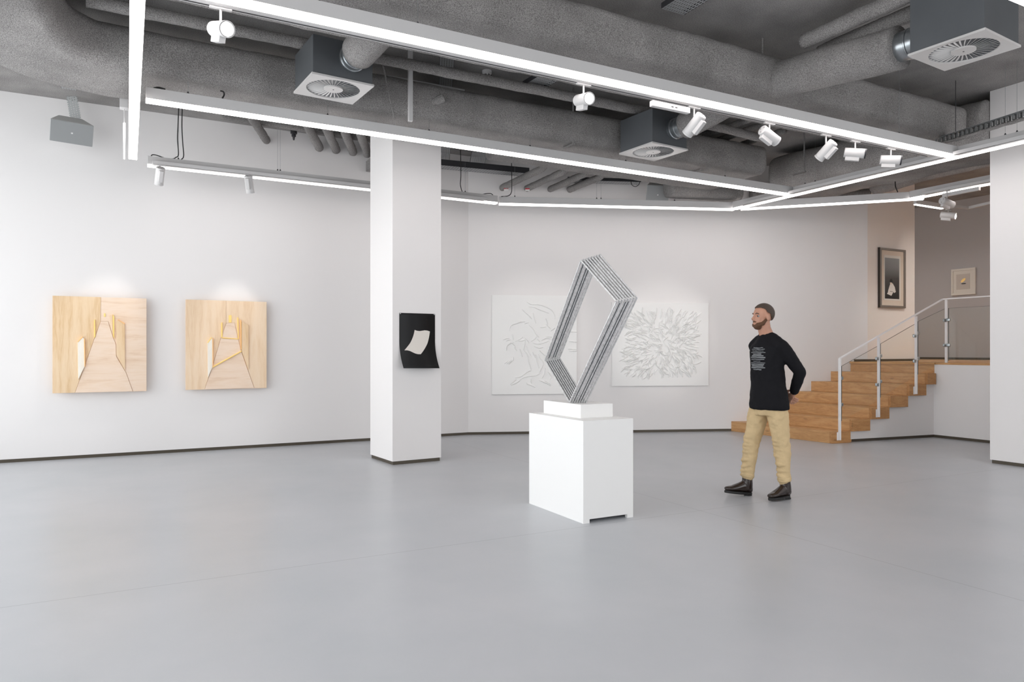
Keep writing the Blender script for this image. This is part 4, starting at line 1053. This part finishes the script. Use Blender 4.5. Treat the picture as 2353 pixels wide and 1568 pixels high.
# emergency sign seen edge-on
d_ = 7.2; t = thing('emergency_sign', tuple(D(285, 216, d_)), 'slim edge-lit hanging sign seen edge-on left of the upright light bar', 'sign')
a = D(277, 216, d_); b = D(294, 251, d_); c = D(285, 233, d_)
_r = ray(285.5); ya_ = Vector((_r[0], _r[1], 0)).normalized(); xr = ya_.cross(Vector((0, 0, 1)))
MB().obox(c, xr, ya_, (0, 0, 1), .038, .05, .075).build('battery_case', 'white', t, bevel=.003)
MB().tube([D(285.5, 251, d_), D(285.5, 285, d_)], .004, 8).build('stem', 'white', t)
M['blade'] = emis('lit_sign_edge', (1, 1, 1), .8)
m = MB(); P0 = D(285.5, 283, d_); P1 = D(285.5, 350, d_); m.rings([[P0+xr*.011-ya_*.01, P0+xr*.011+ya_*.30, P0-xr*.011+ya_*.30, P0-xr*.011-ya_*.01], [P1+xr*.008-ya_*.01, P1+xr*.008+ya_*.30, P1-xr*.008+ya_*.30, P1-xr*.008-ya_*.01]])
m.build('lit_blade', 'blade', t)
# black roller tube at the left edge
a = D(-22, 120, 8.6); b = D(9, 182, 8.6); tag(MB().tube([a, a.lerp(b, .5), b-(b-a).normalized()*.03, b], [.065, .065, .065, .05], 20).build('blind_roller', 'black', smooth=True), 'black roller end poking in at the left edge under the duct', 'roller')
# black cables
def cable(pts, label, r=.006, name='black_cable'):
    return tag(MB().tube(catmull(pts, 6), r, 8).build(name, 'black', smooth=True), label, 'cable', 'black power cables')
dw = W(400, 400, LB).length
def wv(x, y): return V(x, y, 9.80)
cable([wv(411, 240), wv(409, 290), wv(408, 320), wv(410, 355), wv(404, 362), wv(396, 365), wv(372, 364)], 'left of the two black cables dropping to the left wall light bar')
cable([wv(419, 240), wv(418, 290), wv(420, 330), wv(422, 358), wv(416, 367), wv(405, 370), wv(386, 369)], 'right of the two black cables dropping to the left wall light bar')
cable([wv(347, 360), wv(350, 356), wv(360, 357), wv(377, 363)], 'short black cable loop on the left end of the wall light bar')
cable([wv(1058, 345), wv(1059, 400), wv(1058, 425), wv(1062, 441)], 'black cable dropping to the light bar just right of the column')
cable([wv(1175, 365), wv(1176, 420), wv(1175, 442), wv(1168, 450), wv(1152, 452)], 'black cable dropping at the joint of the two wall light bars')
cable([wv(1108, 447), wv(1118, 445), wv(1128, 445), wv(1134, 450)], 'short curved black cable on the light bar right of the column')
cable([D(1450, 416, 11.3), D(1452, 425, 11.3), D(1460, 429, 11.3), D(1468, 424, 11.3), D(1470, 416, 11.3)], 'thin black cable loop under the duct left of the wall speaker', .005)
cable([V(506, 209, 7.29), V(513, 211, 7.29), V(515, 218, 7.29), V(511, 226, 7.29)], 'black cable hook on top of the light in front of the column', .007)
cable([V(353, 203, 7.29), V(365, 201.5, 7.29), V(380, 206, 7.29)], 'flat black cable end on the left tip of the light in front of the column', .009)
cable([D(2057, 418, 10.6), D(2058, 430, 10.5), D(2063, 442, 10.5)], 'black cable beside the duct near the stair corner', .008)

# ================================================================== the walking man
XR, YF, ZU = camdir(1, 0, 0), camdir(0, 1, 0), Vector((0, 0, 1))
PO = D(1768, 806, 6.68); PO.z = 0
def H(x, y, z): return PO+XR*x+YF*y+ZU*z
FV = Vector((-.93, -.37, 0)); LV = Vector((.37, -.93, 0))        # facing and the man's left, in (right, away)
def B(l, f, z, c=(0, 0)):                                       # body frame: l to his left, f forward
    q = LV*l+FV*f; return H(q.x+c[0], q.y+c[1], z)
man = thing('person', tuple(PO), 'walking man in black long-sleeved top and khaki chinos, hands behind his back', 'person')

def sph(mb, c, rx, ry, rz, ax=None, n=18, m=12):
    """ellipsoid; ax = (x axis, y axis, z axis)"""
    X_, Y_, Z_ = ax if ax else (XR, YF, ZU); rings = []
    for j in range(1, m):
        t = math.pi*j/m; rings.append([Vector(c)+X_*(rx*math.sin(t)*math.cos(2*math.pi*i/n))+Y_*(ry*math.sin(t)*math.sin(2*math.pi*i/n))+Z_*(rz*math.cos(t)) for i in range(n)])
    return mb.rings(rings)
def limb(mb, pts, rad, n=16, squash=None):
    P_ = [Vector(p) for p in pts]; mb.tube(P_, rad, n)
    for p, r in zip(P_, rad): sph(mb, p, r, r, r, n=12, m=8)
def remesh(o, vox, it=6, disp=0, dscale=.1, fac=.5):
    md = o.modifiers.new('remesh', 'REMESH'); md.mode = 'VOXEL'; md.voxel_size = vox; md.use_smooth_shade = True
    sm = o.modifiers.new('smooth', 'SMOOTH'); sm.iterations = it; sm.factor = fac
    if disp:
        tx = bpy.data.textures.new('folds', 'CLOUDS'); tx.noise_scale = dscale
        d = o.modifiers.new('folds', 'DISPLACE'); d.texture = tx; d.strength = disp; d.mid_level = .35; d.texture_coords = 'LOCAL'
    return o

# skeleton, metres: x right, y away, z up in the viewer frame
hipc = (-.005, .0)
hipL, hipR = B(.095, 0, .90, hipc), B(-.095, 0, .90, hipc)
kneeL = H(.095, -.06, .475); kneeR = H(-.135, .10, .49)
ankL = H(.118, -.07, .115); ankR = H(-.175, .11, .125)
chest = (-.02, 0)
shL, shR = B(.168, -.01, 1.415, chest), B(-.168, .0, 1.415, chest)
elL = B(.215, -.185, 1.175, chest); elR = B(-.215, -.17, 1.175, chest)
wrL = B(.085, -.215, .975, hipc); wrR = B(-.07, -.19, .975, hipc)
neck0, neck1 = B(0, .0, 1.49, chest), B(0, .035, 1.575, chest)
head = B(0, .055, 1.682, chest)
# head axes: turned slightly more to profile
hF = (XR*-.965+YF*-.26).normalized(); hL = Vector((0, 0, 1)).cross(hF).normalized(); hU = ZU
def HD(l, f, u): return head+hL*l+hF*f+hU*u

def fingers(mb, palm, dirf, side, nrm, curl, scale=1.0):
    """four fingers and a thumb leaving a palm"""
    base = [(-.030, .078, .92), (-.010, .086, 1.0), (.011, .080, .95), (.030, .064, .78)]
    for off, L, _ in base:
        p = palm+side*off*scale+dirf*.040*scale; d = dirf.copy(); pts = [p]; rad = [.0092]
        for s, r in ((.45, .0088), (.30, .0080), (.25, .0068)):
            d = (d*math.cos(curl)+nrm*math.sin(curl)).normalized(); p = p+d*L*s; pts.append(p); rad.append(r)
        limb(mb, pts, rad, 8)
    p = palm-side*.036-dirf*.02; d = (dirf*.6-side*.8+nrm*.3).normalized(); pts = [p]; rad = [.0125]
    for L, r in ((.038, .0105), (.028, .0085)):
        p = p+d*L; pts.append(p); rad.append(r); d = (d+dirf*.4+nrm*.25).normalized()
    limb(mb, pts, rad, 8)

b = MB()
sph(b, B(0, 0, 1.24, chest), .135, .095, .25, (hL, hF, ZU)); sph(b, B(0, 0, .95, hipc), .145, .10, .12, (hL, hF, ZU))
limb(b, [shR.lerp(shL, .1), shR.lerp(shL, .9)], [.045, .045]); limb(b, [neck0, neck1, HD(0, -.01, -.05)], [.068, .058, .056])
for s, e, w_ in ((shL, elL, wrL), (shR, elR, wrR)):
    limb(b, [s, s.lerp(e, .5), e, e.lerp(w_, .35), w_], [.040, .040, .036, .036, .026])
for h_, k_, a_ in ((hipL, kneeL, ankL), (hipR, kneeR, ankR)):
    limb(b, [h_, h_.lerp(k_, .4), k_, k_.lerp(a_, .35), a_], [.085, .078, .053, .052, .036]); 
# feet inside the shoes
limb(b, [ankL, ankL-ZU*.05], [.034, .028]); limb(b, [ankR, ankR-ZU*.05], [.034, .028])
# head
sph(b, HD(0, -.012, .030), .075, .094, .088, (hL, hF, hU), 24, 16)
sph(b, HD(0, .028, -.035), .056, .060, .075, (hL, hF, hU)); sph(b, HD(0, .052, -.085), .032, .030, .026, (hL, hF, hU))
sph(b, HD(0, .070, .028), .050, .018, .012, (hL, hF, hU))
b.tube([HD(0, .078, .022), HD(0, .094, -.004), HD(0, .108, -.026)], [.009, .011, .014], 10)
for s in (-1, 1):
    sph(b, HD(s*.010, .094, -.030), .009, .010, .008, (hL, hF, hU), 10, 8)
    sph(b, HD(s*.079, -.006, -.006), .009, .021, .034, (hL, hF, hU), 12, 8)
    sph(b, HD(s*.038, .052, -.018), .018, .016, .016, (hL, hF, hU), 10, 8)
sph(b, HD(0, .087, -.056), .024, .010, .006, (hL, hF, hU), 12, 8); sph(b, HD(0, .084, -.067), .021, .011, .007, (hL, hF, hU), 12, 8)
# hands clasped behind the back: left holds the right
dL = (wrR-wrL).normalized(); dn = (-hF*.35-ZU*.55+dL*.8).normalized()
pL = wrL+dn*.055; sideL = (ZU-dn*ZU.dot(dn)).normalized(); nL = dn.cross(sideL)
sph(b, pL, .046, .040, .017, (dn, sideL, nL)); limb(b, [wrL, pL], [.026, .024]); fingers(b, pL, dn, -sideL, nL if nL.dot(hF) < 0 else -nL, .32)
dR = (-dL*.8-hF*.2-ZU*.6).normalized(); pR = wrR+dR*.055-hF*.02; sideR = (ZU-dR*ZU.dot(dR)).normalized(); nR_ = dR.cross(sideR)
sph(b, pR, .046, .040, .017, (dR, sideR, nR_)); limb(b, [wrR, pR], [.026, .024]); fingers(b, pR, dR, -sideR, nR_ if nR_.dot(hF) < 0 else -nR_, .38)
remesh(b.build('body', 'skin', man, smooth=True), .0052, 4)
for s in (-1, 1):
    m = MB(); sph(m, HD(s*.031, .0625, .006), .0125, .0125, .0125, (hL, hF, hU), 14, 10); e_ = m.build('eye', 'eye', man, smooth=True)
    m = MB(); sph(m, HD(s*.031, .0720, .006), .0075, .0045, .0075, (hL, hF, hU), 10, 8); m.build('iris', 'black', e_, smooth=True)
# hair, brows, beard
m = MB(); sph(m, HD(0, -.022, .040), .081, .098, .088, (hL, hF, hU), 24, 16)
hr_ = m; keep = []
hb = MB()
n_, m_ = 90, 60; grid = []
for j in range(0, m_+1):
    for i in range(n_):
        t = math.pi*j/m_; a_ = 2*math.pi*i/n_
        grid.append((t, a_))
pts = []
for t, a_ in grid:
    lx, fx, ux = math.sin(t)*math.sin(a_), math.sin(t)*math.cos(a_), math.cos(t)
    pts.append(HD(lx*.0805, -.014+fx*.0985, .032+ux*.0925)); keep.append((lx, fx, ux))
hb.v = [tuple(p) for p in pts]
for j in range(m_):
    for i in range(n_):
        a_ = j*n_+i; b_ = j*n_+(i+1) % n_; c_ = (j+1)*n_+(i+1) % n_; d_ = (j+1)*n_+i
        l_, f_, u_ = keep[a_]
        kp = ((-1, -.66), (-.45, -.60), (-.22, -.25), (-.12, -.02), (.10, .05), (.22, .12), (.34, .46), (.6, .55), (1, .60))
        for (fa, la), (fb, lb) in zip(kp, kp[1:]):
            if fa <= f_ <= fb: lim = la+(lb-la)*(f_-fa)/(fb-fa)
        if u_ > lim: hb.f.append((a_, b_, c_, d_))
ho = hb.build('hair', 'hair', man, smooth=True); s_ = ho.modifiers.new('s', 'SOLIDIFY'); s_.thickness = .0055; s_.offset = .6; remesh(ho, .0032, 4)
m = MB(); sph(m, HD(0, .050, -.086), .040, .040, .034, (hL, hF, hU), 20, 12)
for s in (-1, 1):
    limb(m, [HD(s*.030, .066, -.075), HD(s*.050, .030, -.062), HD(s*.062, .004, -.030)], [.022, .020, .012], 10)
limb(m, [HD(-.022, .086, -.047), HD(0, .094, -.045), HD(.022, .086, -.047)], [.006, .0075, .006], 8)
remesh(m.build('beard', 'beard', man, smooth=True), .006, 3, .004, .01)
for s in (-1, 1):
    m = MB(); m.tube([HD(s*.014, .086, .026), HD(s*.03, .083, .033), HD(s*.048, .072, .027)], [.003, .0045, .003], 8); m.build('eyebrow', 'hair', man, smooth=True)

# long-sleeved top
m = MB()
rings = []
def ovring(c, f0, z, rl, rf, sx=0):
    return [B(rl*math.cos(2*math.pi*i/28), f0+rf*math.sin(2*math.pi*i/28), z+ (.0), c) for i in range(28)]
mix = lambda t: (chest[0]*t+hipc[0]*(1-t), 0)
for z, rl, rf, f0, t in ((.830, .205, .152, -.004, 0), (.87, .205, .152, -.004, 0), (.97, .192, .140, -.002, .2), (1.08, .176, .126, .0, .5), (1.20, .172, .124, .005, .8), (1.32, .182, .126, .005, 1), (1.40, .178, .116, 0, 1), (1.455, .135, .092, -.003, 1), (1.50, .085, .074, .0, 1), (1.532, .070, .066, .008, 1)):
    rings.append(ovring(mix(t), f0, z, rl, rf))
m.rings(rings)
for s, e, w_ in ((shL, elL, wrL), (shR, elR, wrR)):
    limb(m, [s.lerp(neck0, .05), s.lerp(e, .25), s.lerp(e, .6), e, e.lerp(w_, .4), e.lerp(w_, .90)], [.060, .064, .060, .054, .050, .040])
for s in (shL, shR): limb(m, [neck0+ZU*.005, s.lerp(neck0, .5)+ZU*.012, s], [.060, .058, .058])
top_ = remesh(m.build('long_sleeved_top', 'tee', man, smooth=True), .010, 8, .016, .09)
# white print on the chest, following the cloth
def pr(l, z):
    a_ = l/.178; a_ = max(-.98, min(.98, a_)); f = .005+.126*math.sqrt(1-a_*a_)+.013
    return B(l, f, z, mix(.9))
M['print'] = simple('faded_white_shirt_print', (.20, .21, .22), .8)
for k in range(14):
    z = 1.19+.016*k; w_ = .085-(.03 if k in (0, 5, 9, 13) else 0)+.01*math.sin(k*2.1)
    mb = MB(); n = 12; 
    for i in range(n+1):
        l = -w_+2*w_*i/n+.01; q = pr(l, z); q2 = pr(l, z+.008+.003*math.sin(k)); o_ = (XR*FV.x+YF*FV.y)*.002
        mb.v += [tuple(q+o_), tuple(q2+o_)]
    mb.f = [(2*i, 2*i+2, 2*i+3, 2*i+1) for i in range(n)]
    if k == 0: allm = MB()
    allm.add(mb.v, mb.f)
po_ = allm.build('shirt_print', 'print', man, smooth=True); s_ = po_.modifiers.new('s', 'SHRINKWRAP'); s_.target = top_; s_.wrap_method = 'NEAREST_SURFACEPOINT'; s_.wrap_mode = 'ABOVE_SURFACE'; s_.offset = .0015
# chinos
m = MB()
rings = [ovring(hipc, -.002, z, rl, rf) for z, rl, rf in ((.97, .158, .112), (.90, .168, .122), (.83, .172, .126), (.77, .160, .118))]
m.rings(rings)
for h_, k_, a_ in ((hipL, kneeL, ankL), (hipR, kneeR, ankR)):
    limb(m, [h_-ZU*.02, h_.lerp(k_, .3), h_.lerp(k_, .65), k_, k_.lerp(a_, .35), k_.lerp(a_, .6), a_.lerp(k_, .17)], [.094, .092, .080, .070, .064, .056, .053], 20)
rf = random.Random(3)
for h_, k_, a_ in ((hipL, kneeL, ankL), (hipR, kneeR, ankR)):
    for t_, R_ in ((-.16, .070), (-.07, .068), (.02, .066), (.10, .064), (.2, .062), (.42, .058), (.58, .056), (.70, .055), (.80, .054)):
        c = k_.lerp(a_, t_) if t_ >= 0 else k_.lerp(h_, -t_)
        ph = rf.uniform(-.5, .5)+math.pi; tl_ = rf.uniform(-.35, .35)
        arc = []
        for i in range(9):
            an = ph+(i-4)*.32; q = XR*math.cos(an)+YF*math.sin(an); arc.append(c+q*(R_+.002)+ZU*(tl_*(i-4)*.012))
        m.tube(arc, [.004, .008, .011, .013, .013, .013, .011, .008, .004], 8)
chino = remesh(m.build('chinos', 'chino', man, smooth=True), .008, 3, .020, .06)
for a_, k_ in ((ankL, kneeL), (ankR, kneeR)):
    d = (a_-k_).normalized(); c = a_-d*.065
    m = MB(); m.tube([c-d*.028, c-d*.022, c+d*.012, c+d*.018], [.054, .060, .060, .054], 20); remesh(m.build('trouser_cuff', 'chino', man, smooth=True), .008, 3, .012, .05)
# boots
def boot(ank, fdir, pitch, L=.285):
    f = (XR*fdir[0]+YF*fdir[1]).normalized(); up = ZU
    f2 = (f*math.cos(pitch)+up*math.sin(pitch)).normalized(); s_ = up.cross(f2).normalized(); u2 = f2.cross(s_).normalized()
    t0 = ank-u2*(.115)
    def Q(a_, b_, c_): return t0+f2*a_+s_*b_+u2*c_
    r = MB()
    sec = [(-.062, .018, .050, .020), (-.05, .034, .070, .0), (-.01, .040, .10, 0), (.04, .042, .105, 0), (.09, .045, .078, 0), (.15, .047, .050, 0), (.185, .040, .042, 0), (.212, .024, .034, 0)]
    rings = []
    for a_, w_, h_, _ in sec:
        rings.append([Q(a_, w_*math.cos(2*math.pi*i/18), .022+h_/2+h_/2*math.sin(2*math.pi*i/18)) for i in range(18)])
    r.rings(rings); r.tube([Q(-.012, 0, .05), Q(-.006, 0, .11), Q(.0, 0, .16), Q(.004, 0, .225)], [.050, .050, .047, .047], 18)
    sh = remesh(r.build('boot', 'shoe', man, smooth=True), .006, 4)
    so = MB(); outl = []
    for i in range(28):
        a_ = 2*math.pi*i/28; x = math.cos(a_); y = math.sin(a_); w_ = .047 if x > 0 else .037
        outl.append(Q(.075+.143*x, w_*y*(1 if abs(x) < .8 else .95), 0))
    so.slab(outl, u2*.024); so.build('sole', 'sole', sh, bevel=.004)
    hl = MB(); hl.slab([Q(.0-.065+.075*(1+math.cos(2*math.pi*i/20))/2, .034*math.sin(2*math.pi*i/20), -.008) for i in range(20)], u2*.010); hl.build('heel', 'sole', sh)
    return sh
boot(Vector((ankL.x, ankL.y, .126)), (-.86, -.5), 0.0)
boot(Vector((ankR.x, ankR.y, .124)), (-.97, -.2), math.radians(7))
